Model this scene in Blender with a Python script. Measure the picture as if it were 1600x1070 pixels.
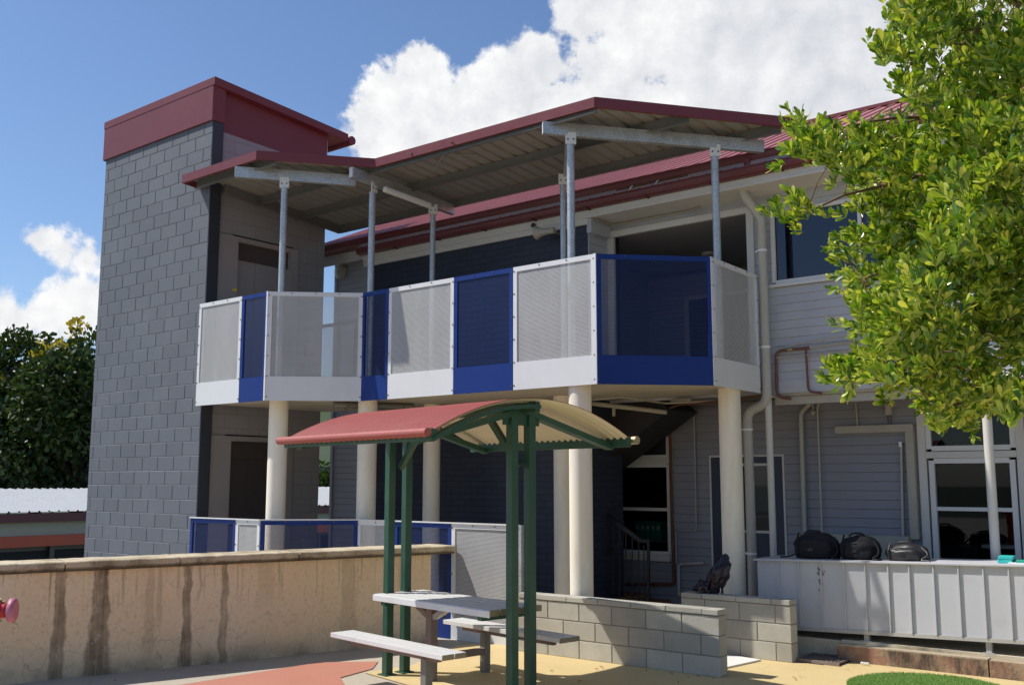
import bpy, bmesh, math, random
import numpy as np
from mathutils import Vector, Matrix, Euler
S = bpy.context.scene
R = math.radians
for o in list(bpy.data.objects): bpy.data.objects.remove(o)

# ------------------------------------------------------------------ camera
# x runs along the main facade, y runs into the building, z is up; the lens is at (0, 0, 1.8)
F, PIT, YAW, EYE = 1582.0, math.atan(217/1582), R(39), 1.8
cam = bpy.data.cameras.new('camera'); camo = bpy.data.objects.new('camera', cam)
S.collection.objects.link(camo); S.camera = camo
cam.sensor_width = 36; cam.lens = 36*F/1600; cam.clip_start = .05; cam.clip_end = 3000
camo.location = (0, 0, EYE); camo.rotation_euler = (R(90)+PIT, 0, YAW)
TH = R(51); AX = (math.sin(TH), -math.cos(TH)); BX = (math.cos(TH), math.sin(TH))
def ray(x, y):                       # direction through a measured photo point
    dx = (x-800)/F; dy = -(y-535)/F
    X, Y = dx, math.cos(PIT)-dy*math.sin(PIT); Z = math.sin(PIT)+dy*math.cos(PIT)
    return (X*AX[0]+Y*AX[1], X*BX[0]+Y*BX[1], Z)
def on(x, y, k, c):                  # measured point on the plane k = c
    d = ray(x, y); i = 'xyz'.index(k); t = (c-(0, 0, EYE)[i])/d[i]
    return Vector((d[0]*t, d[1]*t, EYE+d[2]*t))

# ------------------------------------------------------------------ node helpers
class NT:
    def __init__(s, t): s.t = t; s.n = t.nodes; s.l = t.links
    def new(s, kind, **kw):
        n = s.n.new(kind)
        for k, v in kw.items():
            if k.startswith('i_'):
                key = k[2:].replace('_', ' ')
                s.set(n.inputs[int(key)] if key.isdigit() else n.inputs[key], v)
            else: setattr(n, k, v)
        return n
    def set(s, inp, v):
        if isinstance(v, bpy.types.NodeSocket): s.l.new(v, inp)
        elif isinstance(v, bpy.types.Node): s.l.new(v.outputs[0], inp)
        else:
            if hasattr(inp.default_value, '__len__') and len(inp.default_value) == 4 and len(v) == 3: v = (*v, 1)
            inp.default_value = v
    def m(s, op, a, b=None, c=None, clamp=False):
        n = s.n.new('ShaderNodeMath'); n.operation = op; n.use_clamp = clamp
        for i, v in enumerate((a, b, c)):
            if v is not None: s.set(n.inputs[i], v)
        return n.outputs[0]
    def vm(s, op, a, b=None):
        n = s.n.new('ShaderNodeVectorMath'); n.operation = op
        s.set(n.inputs[0], a)
        if b is not None: s.set(n.inputs[1], b)
        return n.outputs['Value'] if op in ('DISTANCE', 'LENGTH', 'DOT_PRODUCT') else n.outputs[0]
    def noise(s, v, scale, det=4, rough=.55, dist=0):
        n = s.new('ShaderNodeTexNoise', i_Vector=v, i_Scale=scale, i_Detail=det, i_Roughness=rough, i_Distortion=dist)
        return n.outputs[0]
    def mr(s, v, a, b, c=0., d=1., smooth=False):
        n = s.n.new('ShaderNodeMapRange'); n.interpolation_type = 'SMOOTHSTEP' if smooth else 'LINEAR'
        s.set(n.inputs[0], v)
        for i, q in enumerate((a, b, c, d)): s.set(n.inputs[i+1], q)
        return n.outputs[0]
    def mix(s, f, a, b, mode='MIX'):
        n = s.n.new('ShaderNodeMix'); n.data_type = 'RGBA'; n.blend_type = mode
        s.set(n.inputs[0], f); s.set(n.inputs[6], a); s.set(n.inputs[7], b); return n.outputs[2]

# ------------------------------------------------------------------ world: daylight sky with cumulus
SUN = Vector((-1, -.61, 1.53)).normalized()
W = bpy.data.worlds.new('World'); S.world = W; W.use_nodes = True
w = NT(W.node_tree); w.n.clear()
out = w.new('ShaderNodeOutputWorld')
sky = w.new('ShaderNodeTexSky'); sky.sky_type = 'NISHITA'; sky.sun_disc = False
sky.sun_elevation = math.asin(SUN.z); sky.sun_rotation = math.atan2(SUN.x, SUN.y)
sky.altitude = 50; sky.air_density = 1.0; sky.dust_density = .6; sky.ozone_density = 1.6
D = w.new('ShaderNodeTexCoord').outputs['Generated']
warp = w.new('ShaderNodeTexNoise', i_Vector=D, i_Scale=5., i_Detail=5.)
Dw = w.vm('ADD', D, w.vm('MULTIPLY', w.vm('SUBTRACT', warp.outputs['Color'], (.5, .5, .5)), (.03, .03, .03)))
blobs = [(650,150,88),(605,215,72),(745,185,105),(830,190,115),(960,170,150),(1010,30,120),(1130,30,190),(700,240,90),(655,95,55),(840,110,60),
         (1250,60,230),(1130,170,200),(1420,30,300),(1650,60,330),(925,10,62),
         (92,394,34),(58,380,24),(128,404,24),(66,480,49),(12,490,46),(120,486,46),(1320,180,200),(1900,0,300),(2300,300,500),(-900,100,330),(-1600,500,380)]
mask = None
for (px, py, rr) in blobs:
    kk = .36 if rr < 50 else 1.
    c = Vector(ray(px, py)).normalized()
    d = w.m('DIVIDE', w.vm('DISTANCE', Dw, tuple(c)), rr/F)
    v = w.m('MULTIPLY', w.m('SUBTRACT', 1.0, d), kk)
    mask = v if mask is None else w.m('SMOOTH_MAX', mask, v, .15)
# a few clouds over the rest of the sky, behind the lens too
back = w.mr(w.noise(D, 1.3, 3), .55, .70, -1.2, .25)
away = w.mr(w.vm('DOT_PRODUCT', D, tuple(Vector(ray(800, 535)).normalized())), .55, .75, 0., -2.)
mask = w.m('MAXIMUM', mask, w.m('ADD', back, away))
def dens(off):
    p = D if off is None else w.vm('ADD', D, off)
    return w.m('ADD', w.noise(p, 9., 9, .60, .25), w.m('MULTIPLY', w.noise(p, 30., 6, .62), .55))
n0 = dens(None); n1 = dens(tuple(SUN*.022))
dn = w.m('ADD', w.m('MULTIPLY', mask, 1.15), w.m('MULTIPLY', w.m('SUBTRACT', n0, .77), 2.0))
alpha = w.mr(dn, .02, .30, 0., 1., True)
relief = w.m('MULTIPLY', w.m('SUBTRACT', n0, n1), 1.5)
big = w.noise(w.vm('ADD', D, (3.1, 1.7, .4)), 3.2, 4, .5)
thick = w.mr(dn, .1, 1.3, 0., 1.)
shade = w.m('ADD', w.m('SUBTRACT', .80, w.m('MULTIPLY', thick, w.mr(big, .36, .62, 0., .55))), relief, clamp=True)
ccol = w.mix(shade, (8.0, 8.5, 9.6), (15.2, 15.2, 15.2))
tint = w.mix(1.0, sky.outputs[0], (1.52, 1.72, 2.02), 'MULTIPLY')
up = w.new('ShaderNodeSeparateXYZ', i_Vector=D).outputs[2]
col = w.mix(w.m('MULTIPLY', alpha, w.mr(up, -.02, .06)), tint, ccol)
bg = w.new('ShaderNodeBackground', i_Color=col, i_Strength=.072)
w.l.new(bg.outputs[0], out.inputs[0])

sun = bpy.data.lights.new('sun', 'SUN'); sun.energy = 5.8; sun.angle = R(.53); sun.color = (1, .955, .88)
suno = bpy.data.objects.new('sun', sun); S.collection.objects.link(suno)
suno.rotation_euler = (-SUN).to_track_quat('-Z', 'Y').to_euler(); suno.location = (-8, -5, 14)
S.view_settings.view_transform = 'Standard'; S.view_settings.look = 'None'
S.view_settings.exposure = -0.12; S.view_settings.gamma = 1
S.render.engine = 'CYCLES'
S.cycles.transparent_max_bounces = 24; S.cycles.max_bounces = 8

# ------------------------------------------------------------------ materials
MATS = {}
def M(name, rgb, rough=.6, var=.10, scale=2.5, fine=30., bump=.0, bs=60., metal=0., spec=.5, dirt=None, dirts=1.2, stretch=None, coat=0):
    m = bpy.data.materials.new(name); m.use_nodes = True; t = NT(m.node_tree); MATS[name] = m
    b = t.n['Principled BSDF']
    P = t.new('ShaderNodeTexCoord').outputs['Object']
    if stretch: P = t.vm('MULTIPLY', P, stretch)
    n1 = t.noise(P, scale, 5); n2 = t.noise(P, fine, 3)
    f = t.m('ADD', t.m('MULTIPLY', t.m('SUBTRACT', n1, .5), 2*var), t.m('MULTIPLY', t.m('SUBTRACT', n2, .5), var*1.2))
    f = t.m('ADD', f, 1.0)
    c = t.mix(1.0, (*rgb, 1), t.new('ShaderNodeCombineColor', i_0=f, i_1=f, i_2=f).outputs[0], 'MULTIPLY')
    if dirt:
        dm = t.mr(t.noise(P, dirts, 7, .65), .50, .72, 0., dirt[3] if len(dirt) > 3 else .6)
        c = t.mix(dm, c, (*dirt[:3], 1))
    t.set(b.inputs['Base Color'], c)
    t.set(b.inputs['Roughness'], t.mr(n2, .2, .8, max(rough-.08, .02), min(rough+.08, 1)))
    b.inputs['Metallic'].default_value = metal; b.inputs['Specular IOR Level'].default_value = spec
    if coat: b.inputs['Coat Weight'].default_value = coat
    if bump:
        bn = t.new('ShaderNodeBump', i_Strength=bump, i_Distance=.01, i_Height=t.noise(P, bs, 4, .6)); t.set(b.inputs['Normal'], bn)
    return m
def s2l(r, g, b): return tuple(((c/255+.055)/1.055)**2.4 if c > 10 else c/255/12.92 for c in (r, g, b))

M('tower_block', (.108, .120, .145), .7, .10, 1.2, 25, .25, 120, dirt=(.14,.15,.17,.35))
M('charcoal', (.028, .032, .045), .6, .1, bump=.1)
M('tower_render', (.30, .285, .295), .75, .06, 1.5, 20, .15, 80)
M('maroon', (.160, .042, .050), .45, .06, 1.0, 8, dirt=(.22,.08,.09,.18), dirts=.6, spec=.25)
M('maroon_dark', (.13, .030, .036), .4, .08)
M('roof_red', (.42, .15, .14), .5, .10, .8, 14, dirt=(.45,.22,.20,.35))
M('roof_under', (.25, .24, .22), .6, .05)
M('white_panel', (.66, .67, .68), .45, .035, 1.5, 12, bump=.12, bs=2.2, dirt=(.50,.49,.46,.25), dirts=2.6, stretch=(1,1,.5))
M('blue_panel', (.010, .034, .185), .45, .05, 1.5, 12, spec=.2)
M('bolt', (.12, .12, .12), .4, .05, metal=.8)
M('concrete_paint', (.82, .76, .64), .6, .05, 2, 20, .10, 60, dirt=(.42,.36,.27,.35), dirts=2.2, stretch=(1.6,1.6,.35))
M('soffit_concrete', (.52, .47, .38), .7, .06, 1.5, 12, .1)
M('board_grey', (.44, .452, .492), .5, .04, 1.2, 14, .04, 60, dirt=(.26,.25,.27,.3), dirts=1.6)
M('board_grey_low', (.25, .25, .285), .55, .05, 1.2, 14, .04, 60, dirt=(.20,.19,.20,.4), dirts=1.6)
M('trim_white', (.60, .575, .53), .45, .05, 2, 16, dirt=(.45,.40,.34,.3), dirts=3)
M('trim_cream', (.40, .37, .31), .5, .07, 2, 16, dirt=(.3,.26,.2,.4), dirts=3)
M('pvc', (.44, .42, .385), .42, .05, 3, 18, dirt=(.33,.29,.24,.35), dirts=2.5)
M('white_collar', (.8, .8, .8), .4, .02)
M('window_frame', (.66, .65, .64), .4, .04)
M('blue_door', (.022, .030, .060), .5, .08)
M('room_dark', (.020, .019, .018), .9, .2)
M('porch_wall', (.20, .195, .20), .6, .08)
M('copper', (.15, .060, .038), .5, .25, 8, 30)
M('rust', (.13, .055, .030), .8, .3, 10, 40, .3)
M('steel_lift', (.36, .33, .32), .38, .05, 1, 9, metal=.25, stretch=(1,1,.15))
M('steel_dark', (.090, .076, .072), .4, .08, metal=.4)
M('yellow', (.75, .55, .02), .5, .05)
M('conc_block', (.45, .43, .375), .9, .20, 5, 90, .9, 120, dirt=(.33,.30,.25,.55), dirts=1.5)
M('conc_mortar', (.24, .22, .19), .95, .1, bump=.4)
M('tower_mortar', (.16, .17, .19), .9, .05)
M('old_conc', (.58, .50, .36), .95, .16, 2.2, 45, .6, 70, dirt=(.09,.08,.055,.75), dirts=1.5)
M('kerb_conc', (.42, .28, .19), .95, .3, 2.2, 35, .7, 70, dirt=(.085,.060,.045,.9), dirts=3.4)
M('shelf_grey', (.50, .50, .525), .5, .05, 1.5, 12, .04, dirt=(.33,.32,.31,.3), dirts=2.4)
M('green_steel', (.018, .072, .045), .42, .10, 3, 25, dirt=(.055,.12,.085,.45), dirts=2.5)
M('shelter_red', (.34, .085, .070), .5, .07, .9, 12, dirt=(.36,.13,.11,.35), dirts=1.4)
M('shelter_cream', (.64, .59, .46), .6, .06, 1.5, 12)
M('alu', (.66, .66, .65), .42, .07, 2, 20, metal=.1, stretch=(1,6,1), dirt=(.42,.41,.38,.35), dirts=3.5)
M('alu_end', (.27, .23, .15), .5, .15, 8, 30, metal=.3)
M('rusty_steel', (.22, .17, .15), .65, .2, 5, 30, dirt=(.17,.06,.04,.6), dirts=4)
M('navy_brick_m', (.020, .026, .050), .7, .1)
M('bag_black', (.008, .008, .010), .85, .2, 6, 60, .5, 90)
M('bag_shiny', (.020, .020, .022), .42, .2, 6, 60, .25, 50)
M('plum', (.022, .014, .022), .22, .25, 8, 40, .5, 35)
M('teal', (.03, .48, .46), .5, .05)
M('teal2', (.02, .38, .26), .5, .05)
M('paper', (.75, .75, .72), .7, .03)
M('hydrant_red', (.42, .015, .02), .4, .08)
M('hydrant_pink', (.42, .13, .19), .5, .08)
M('brass', (.45, .38, .22), .4, .1, metal=.7)
M('bark', (.13, .10, .075), .9, .2, 6, 40, .6, 60)
M('twig', (.16, .085, .05), .8, .15)
M('tin_roof', (.40, .41, .42), .5, .10, 1.2, 6, dirt=(.45,.46,.46,.5), dirts=.5, stretch=(1,6,1))
M('orange_band', (.55, .10, .05), .5, .05)
M('far_cream', (.42, .40, .32), .6, .05)
M('far_dark', (.022, .020, .022), .8, .1)
M('asphalt', (.055, .055, .055), .9, .15, .6, 30, .3)
M('lamp_white', (.7, .7, .7), .4, .03)
M('galv_dark', (.20, .20, .19), .55, .12, 3, 30, metal=.4)
M('dead_leaf', (.30, .12, .04), .8, .2)
M('black_rail', (.012, .012, .016), .5, .1)
M('wood_step', (.20, .11, .04), .7, .2)

def custom(name):
    m = bpy.data.materials.new(name); m.use_nodes = True; MATS[name] = m
    t = NT(m.node_tree); return m, t, t.n['Principled BSDF'], t.new('ShaderNodeTexCoord').outputs['Object']
# galvanised steel with spangle
m, t, b, P = custom('galv')
vo = t.new('ShaderNodeTexVoronoi', i_Vector=P, i_Scale=110.)
ns = t.noise(P, 7, 5)
v = t.m('ADD', t.m('MULTIPLY', t.new('ShaderNodeSeparateColor', i_Color=vo.outputs['Color']).outputs[0], .24), t.m('ADD', .22, t.m('MULTIPLY', ns, .25)))
spot = t.mr(t.noise(P, 60, 4, .7), .60, .68, 0., .55)
t.set(b.inputs['Base Color'], t.mix(spot, t.new('ShaderNodeCombineColor', i_0=t.m('MULTIPLY', v, .96), i_1=v, i_2=t.m('MULTIPLY', v, 1.02)).outputs[0], (.20, .19, .18, 1)))
b.inputs['Metallic'].default_value = .55; b.inputs['Roughness'].default_value = .42
# navy face brick (stretcher bond, 240 x 86)
m, t, b, P = custom('navy_brick')
sp = t.new('ShaderNodeSeparateXYZ', i_Vector=P)
cv = t.new('ShaderNodeCombineXYZ', i_X=t.m('ADD', sp.outputs[0], sp.outputs[1]), i_Y=sp.outputs[2])
br = t.new('ShaderNodeTexBrick', i_Vector=cv, i_Color1=(.021,.027,.050,1), i_Color2=(.028,.035,.060,1), i_Mortar=(.012,.015,.028,1), i_Scale=1., i_Mortar_Size=.006, i_Brick_Width=.24, i_Row_Height=.086)
t.set(b.inputs['Base Color'], br.outputs[0]); b.inputs['Roughness'].default_value = .6
t.set(b.inputs['Normal'], t.new('ShaderNodeBump', i_Strength=.5, i_Distance=.008, i_Height=t.m('SUBTRACT', 1., br.outputs[1])))
# tower side: painted blockwork
m, t, b, P = custom('tower_side')
sp = t.new('ShaderNodeSeparateXYZ', i_Vector=P)
cv = t.new('ShaderNodeCombineXYZ', i_X=t.m('ADD', sp.outputs[0], sp.outputs[1]), i_Y=t.m('ADD', sp.outputs[2], .05))
br = t.new('ShaderNodeTexBrick', i_Vector=cv, i_Color1=(.27,.255,.265,1), i_Color2=(.285,.27,.28,1), i_Mortar=(.21,.20,.21,1), i_Scale=1., i_Mortar_Size=.005, i_Brick_Width=.4, i_Row_Height=.2)
t.set(b.inputs['Base Color'], br.outputs[0]); b.inputs['Roughness'].default_value = .7
t.set(b.inputs['Normal'], t.new('ShaderNodeBump', i_Strength=.4, i_Distance=.006, i_Height=t.m('SUBTRACT', 1., br.outputs[1])))
# perforated metal
def perf(name, rgb, hole):
    m, t, b, P = custom(name)
    vr = t.mr(t.noise(t.vm('MULTIPLY', P, (1.5, 1.5, .5)), 3., 6, .65), .3, .7, .92, 1.06); t.set(b.inputs['Base Color'], t.mix(1., (*rgb, 1), t.new('ShaderNodeCombineColor', i_0=vr, i_1=vr, i_2=vr).outputs[0], 'MULTIPLY')); b.inputs['Roughness'].default_value = .45
    sp = t.new('ShaderNodeSeparateXYZ', i_Vector=P)
    s = t.m('ADD', sp.outputs[0], sp.outputs[1]); pit = .0165
    row = t.m('FLOOR', t.m('DIVIDE', sp.outputs[2], pit*.866))
    off = t.m('MULTIPLY', t.m('MODULO', t.m('ABSOLUTE', row), 2.), .5)
    fx = t.m('SUBTRACT', t.m('FRACT', t.m('ADD', t.m('DIVIDE', s, pit), off)), .5)
    fz = t.m('MULTIPLY', t.m('SUBTRACT', t.m('FRACT', t.m('DIVIDE', sp.outputs[2], pit*.866)), .5), .866)
    r = t.m('SQRT', t.m('ADD', t.m('MULTIPLY', fx, fx), t.m('MULTIPLY', fz, fz)))
    t.set(b.inputs['Alpha'], t.m('GREATER_THAN', r, hole))
    return m
perf('perf_white', (.60, .60, .59), .345)
perf('perf_blue', (.010, .030, .150), .425)
# expanded mesh
m, t, b, P = custom('expanded_mesh')
sp = t.new('ShaderNodeSeparateXYZ', i_Vector=P)
a1 = t.m('ABSOLUTE', t.m('SUBTRACT', t.m('FRACT', t.m('DIVIDE', t.m('ADD', sp.outputs[0], sp.outputs[2]), .05)), .5))
a2 = t.m('ABSOLUTE', t.m('SUBTRACT', t.m('FRACT', t.m('DIVIDE', t.m('SUBTRACT', sp.outputs[0], sp.outputs[2]), .05)), .5))
t.set(b.inputs['Alpha'], t.m('GREATER_THAN', t.m('MAXIMUM', a1, a2), .36)); t.set(b.inputs['Base Color'], (.40, .40, .41, 1))
# window glass: real pane, lets the room show and mirrors the sky
def glass(name, tint, mixf):
    m = bpy.data.materials.new(name); m.use_nodes = True; MATS[name] = m; t = NT(m.node_tree); t.n.clear()
    o = t.new('ShaderNodeOutputMaterial'); tr = t.new('ShaderNodeBsdfTransparent', i_Color=(*tint, 1))
    gl = t.new('ShaderNodeBsdfGlossy', i_Color=(.9, .93, 1, 1), i_Roughness=.02)
    fr = t.new('ShaderNodeFresnel', i_IOR=1.52)
    mx = t.new('ShaderNodeMixShader', i_0=t.m('MULTIPLY', fr.outputs[0], mixf)); t.l.new(tr.outputs[0], mx.inputs[1]); t.l.new(gl.outputs[0], mx.inputs[2])
    t.l.new(mx.outputs[0], o.inputs[0])
glass('glass', (.50, .52, .53), .65)
glass('glass_blue', (.10, .16, .30), 1.4)
# stucco garden wall with its own rain streaks
m, t, b, P = custom('stucco')
W0 = Vector((-9.454, 4.476, 0)); W1 = Vector((-8.214, 8.659, 0)); WD = (W1-W0).normalized()
s = t.vm('DOT_PRODUCT', t.vm('SUBTRACT', P, tuple(W0)), tuple(WD))
z = t.new('ShaderNodeSeparateXYZ', i_Vector=P).outputs[2]
base = t.mix(t.noise(P, 1.6, 6, .6), (.78, .56, .33, 1), (.92, .76, .50, 1))
base = t.mix(t.mr(t.noise(P, .8, 4), .45, .7, 0., .7), base, (.82, .68, .52, 1))
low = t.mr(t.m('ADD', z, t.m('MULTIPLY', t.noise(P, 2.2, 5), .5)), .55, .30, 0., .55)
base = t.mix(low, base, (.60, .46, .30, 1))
wob = t.m('MULTIPLY', t.m('SUBTRACT', t.noise(t.vm('MULTIPLY', P, (1, 1, 2.0)), 2.4, 5), .5), .12)
tot = None
for (c, wd, k, zlo) in [(.36,.060,.85,-1),(.71,.095,1.,-1),(1.18,.05,.30,.1),(1.27,.03,.35,.4),(1.54,.05,.9,-1),(1.66,.02,.5,.62),(1.91,.04,.8,-1),(-.35,.06,.5,-1),(2.35,.12,.2,.5),(3.3,.10,.3,-1)]:
    wz = t.m('MULTIPLY', t.mr(z, .95, .0, .75, 1.25), wd)
    d = t.m('ABSOLUTE', t.m('SUBTRACT', t.m('ADD', s, wob), c + .04))
    v = t.m('MULTIPLY', t.m('SUBTRACT', 1., t.mr(t.m('DIVIDE', d, wz), .70, 1.15, 0., 1., True)), k)
    if zlo > 0: v = t.m('MULTIPLY', v, t.mr(z, zlo-.15, zlo+.2, 0., 1., True))
    tot = v if tot is None else t.m('MAXIMUM', tot, v)
stk = t.noise(t.vm('MULTIPLY', P, (24, 24, 1.1)), 1., 5)
tot = t.m('MULTIPLY', tot, t.mr(t.noise(t.vm('MULTIPLY', P, (45, 45, 2.5)), 1., 4), .35, .6, .72, 1.))
tot = t.m('MULTIPLY', tot, t.mr(t.noise(P, 5, 5), .3, .65, .55, 1.))
tot = t.m('MAXIMUM', tot, t.m('MULTIPLY', t.mr(stk, .56, .70), t.mr(z, .45, .95, 0., .65)))
c = t.mix(t.m('MULTIPLY', tot, .95), base, (.10, .065, .033, 1))
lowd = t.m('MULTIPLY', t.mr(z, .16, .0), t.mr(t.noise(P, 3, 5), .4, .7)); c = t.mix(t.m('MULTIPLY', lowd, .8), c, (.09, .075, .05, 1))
ck = t.new('ShaderNodeTexVoronoi', i_Vector=t.vm('ADD', P, t.vm('MULTIPLY', t.new('ShaderNodeTexNoise', i_Vector=P, i_Scale=6.).outputs[1], (.15,.15,.15))), i_Scale=3.2); ck.feature = 'DISTANCE_TO_EDGE'
c = t.mix(t.m('MULTIPLY', t.mr(ck.outputs[0], .0, .012, .38, 0.), t.mr(z, .7, .2, 0., 1.)), c, (.16, .10, .07, 1))
c = t.mix(t.mr(t.noise(P, 28, 5, .7), .52, .70, 0., .40), c, (.36, .25, .16, 1)); c = t.mix(t.mr(t.noise(P, 11, 6, .7), .55, .72, 0., .35), c, (.90, .78, .62, 1))
t.set(b.inputs['Base Color'], c); b.inputs['Roughness'].default_value = .9
t.set(b.inputs['Normal'], t.new('ShaderNodeBump', i_Strength=.8, i_Distance=.014, i_Height=t.noise(P, 30, 7, .7)))
# coping: algae on the drip edge, pale top
m, t, b, P = custom('coping')
z = t.new('ShaderNodeSeparateXYZ', i_Vector=P).outputs[2]; zn = t.m('ADD', z, t.m('MULTIPLY', t.m('SUBTRACT', t.noise(P, 7, 6, .7), .5), .05))
c = t.mix(t.noise(P, 4, 7, .65), (.44, .36, .23, 1), (.66, .57, .42, 1))
c = t.mix(t.mr(t.noise(P, 2.2, 7, .7), .46, .62, 0., .8), c, (.20, .15, .085, 1))
c = t.mix(t.mr(zn, 1.012, .990, 0., .85), c, (.055, .045, .03, 1))
c = t.mix(t.mr(t.noise(t.vm('MULTIPLY', P, (1, 1, 6)), 16, 5, .7), .56, .68, 0., .6), c, (.10, .085, .055, 1))
t.set(b.inputs['Base Color'], c); b.inputs['Roughness'].default_value = .95
t.set(b.inputs['Normal'], t.new('ShaderNodeBump', i_Strength=.8, i_Distance=.012, i_Height=t.noise(P, 40, 7, .7)))
# painted court paving
def paving(name, c1, c2, dark):
    m, t, b, P = custom(name)
    c = t.mix(t.noise(P, .9, 6, .6), (*c1, 1), (*c2, 1))
    c = t.mix(t.mr(t.noise(P, 3.5, 8, .7), .55, .75, 0., .5), c, (*dark, 1))
    c = t.mix(t.mr(t.noise(P, 40, 3, .7), .56, .70, 0., .5), c, (*dark, 1)); c = t.mix(t.mr(t.noise(P, 1.7, 9, .75), .60, .70, 0., .5), c, (*[k*.6 for k in dark], 1)); c = t.mix(t.mr(t.noise(P, 150, 2, .6), .60, .70, 0., .45), c, (*[k*.45 for k in dark], 1))
    t.set(b.inputs['Base Color'], c); b.inputs['Roughness'].default_value = .75
    t.set(b.inputs['Normal'], t.new('ShaderNodeBump', i_Strength=.35, i_Distance=.006, i_Height=t.noise(P, 90, 5, .7)))
paving('pave_yellow', (.52, .39, .17), (.66, .52, .27), (.42, .31, .15))
paving('pave_red', (.38, .145, .095), (.50, .215, .150), (.32, .16, .11))
paving('pave_conc', (.40, .35, .27), (.47, .42, .34), (.25, .21, .15))
paving('pave_white', (.70, .68, .64), (.74, .72, .68), (.5, .47, .42))
# foliage
def leafmat(name, cols, trans=.35, rough=.35, spec=.5):
    m = bpy.data.materials.new(name); m.use_nodes = True; MATS[name] = m; t = NT(m.node_tree); t.n.clear()
    o = t.new('ShaderNodeOutputMaterial'); g = t.new('ShaderNodeNewGeometry')
    cr = t.new('ShaderNodeValToRGB', i_Fac=g.outputs['Random Per Island']); e = cr.color_ramp.elements
    while len(e) < len(cols): e.new(.5)
    for i, c in enumerate(cols): e[i].position = i/(len(cols)-1); e[i].color = (*c, 1)
    p = t.new('ShaderNodeBsdfPrincipled', i_Base_Color=cr.outputs[0], i_Roughness=rough, i_Specular_IOR_Level=spec)
    tl = t.new('ShaderNodeBsdfTranslucent', i_Color=t.mix(1., cr.outputs[0], (1.5, 1.5, .5, 1), 'MULTIPLY'))
    mx = t.new('ShaderNodeMixShader', i_0=trans); t.l.new(p.outputs[0], mx.inputs[1]); t.l.new(tl.outputs[0], mx.inputs[2]); t.l.new(mx.outputs[0], o.inputs[0])
leafmat('leaf_near', [(.045,.115,.014),(.095,.205,.020),(.19,.31,.026),(.31,.41,.040),(.44,.50,.075),(.56,.57,.12)], .28, .24, .7)
leafmat('leaf_far', [(.012,.030,.006),(.024,.052,.008),(.045,.080,.012),(.075,.105,.016)], .15, .5)
leafmat('flower', [(.34,.27,.02),(.46,.36,.03)], .3, .6)
leafmat('leaf_hill', [(.03,.05,.02),(.05,.08,.025)], .1, .7)
leafmat('turf', [(.12,.24,.05),(.19,.33,.08),(.28,.40,.13)], .2, .6)

def islandvar(name, lo, hi):
    m = MATS[name]; t = NT(m.node_tree); b = t.n['Principled BSDF']; l = b.inputs['Base Color'].links[0].from_socket
    g = t.new('ShaderNodeNewGeometry'); k = t.mr(g.outputs['Random Per Island'], 0, 1, lo, hi)
    t.l.new(t.mix(1., l, t.new('ShaderNodeCombineColor', i_0=k, i_1=k, i_2=t.m('MULTIPLY', k, .985)).outputs[0], 'MULTIPLY'), b.inputs['Base Color'])
islandvar('conc_block', .80, 1.12); islandvar('tower_block', .92, 1.06)
M('tower_joint_sunlit', (.20, .21, .24), .8, .15); M('fascia_pink', (.40, .31, .32), .5, .06); M('galv_shade', (.20, .20, .195), .5, .15, 6, 40, metal=.45)

m, t, b, P = custom('kerb_face')
sx = t.new('ShaderNodeSeparateXYZ', i_Vector=P)
c = t.mix(t.noise(P, 1.4, 5, .6), (.20, .145, .095, 1), (.42, .20, .13, 1))
c = t.mix(t.mr(t.noise(P, 6, 7, .7), .45, .60, 0., .8), c, (.36, .28, .18, 1))
c = t.mix(t.mr(t.noise(t.vm('MULTIPLY', P, (1, 1, .35)), 4.5, 7, .7), .47, .62, 0., .9), c, (.055, .040, .030, 1))
c = t.mix(t.mr(sx.outputs[2], .150, .162, 0., .75), c, (.50, .42, .30, 1))
t.set(b.inputs['Base Color'], c); b.inputs['Roughness'].default_value = .95
t.set(b.inputs['Normal'], t.new('ShaderNodeBump', i_Strength=.9, i_Distance=.012, i_Height=t.noise(P, 35, 7, .7)))
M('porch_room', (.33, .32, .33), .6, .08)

M('blind_navy', (.015, .030, .085), .6, .05)

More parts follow.
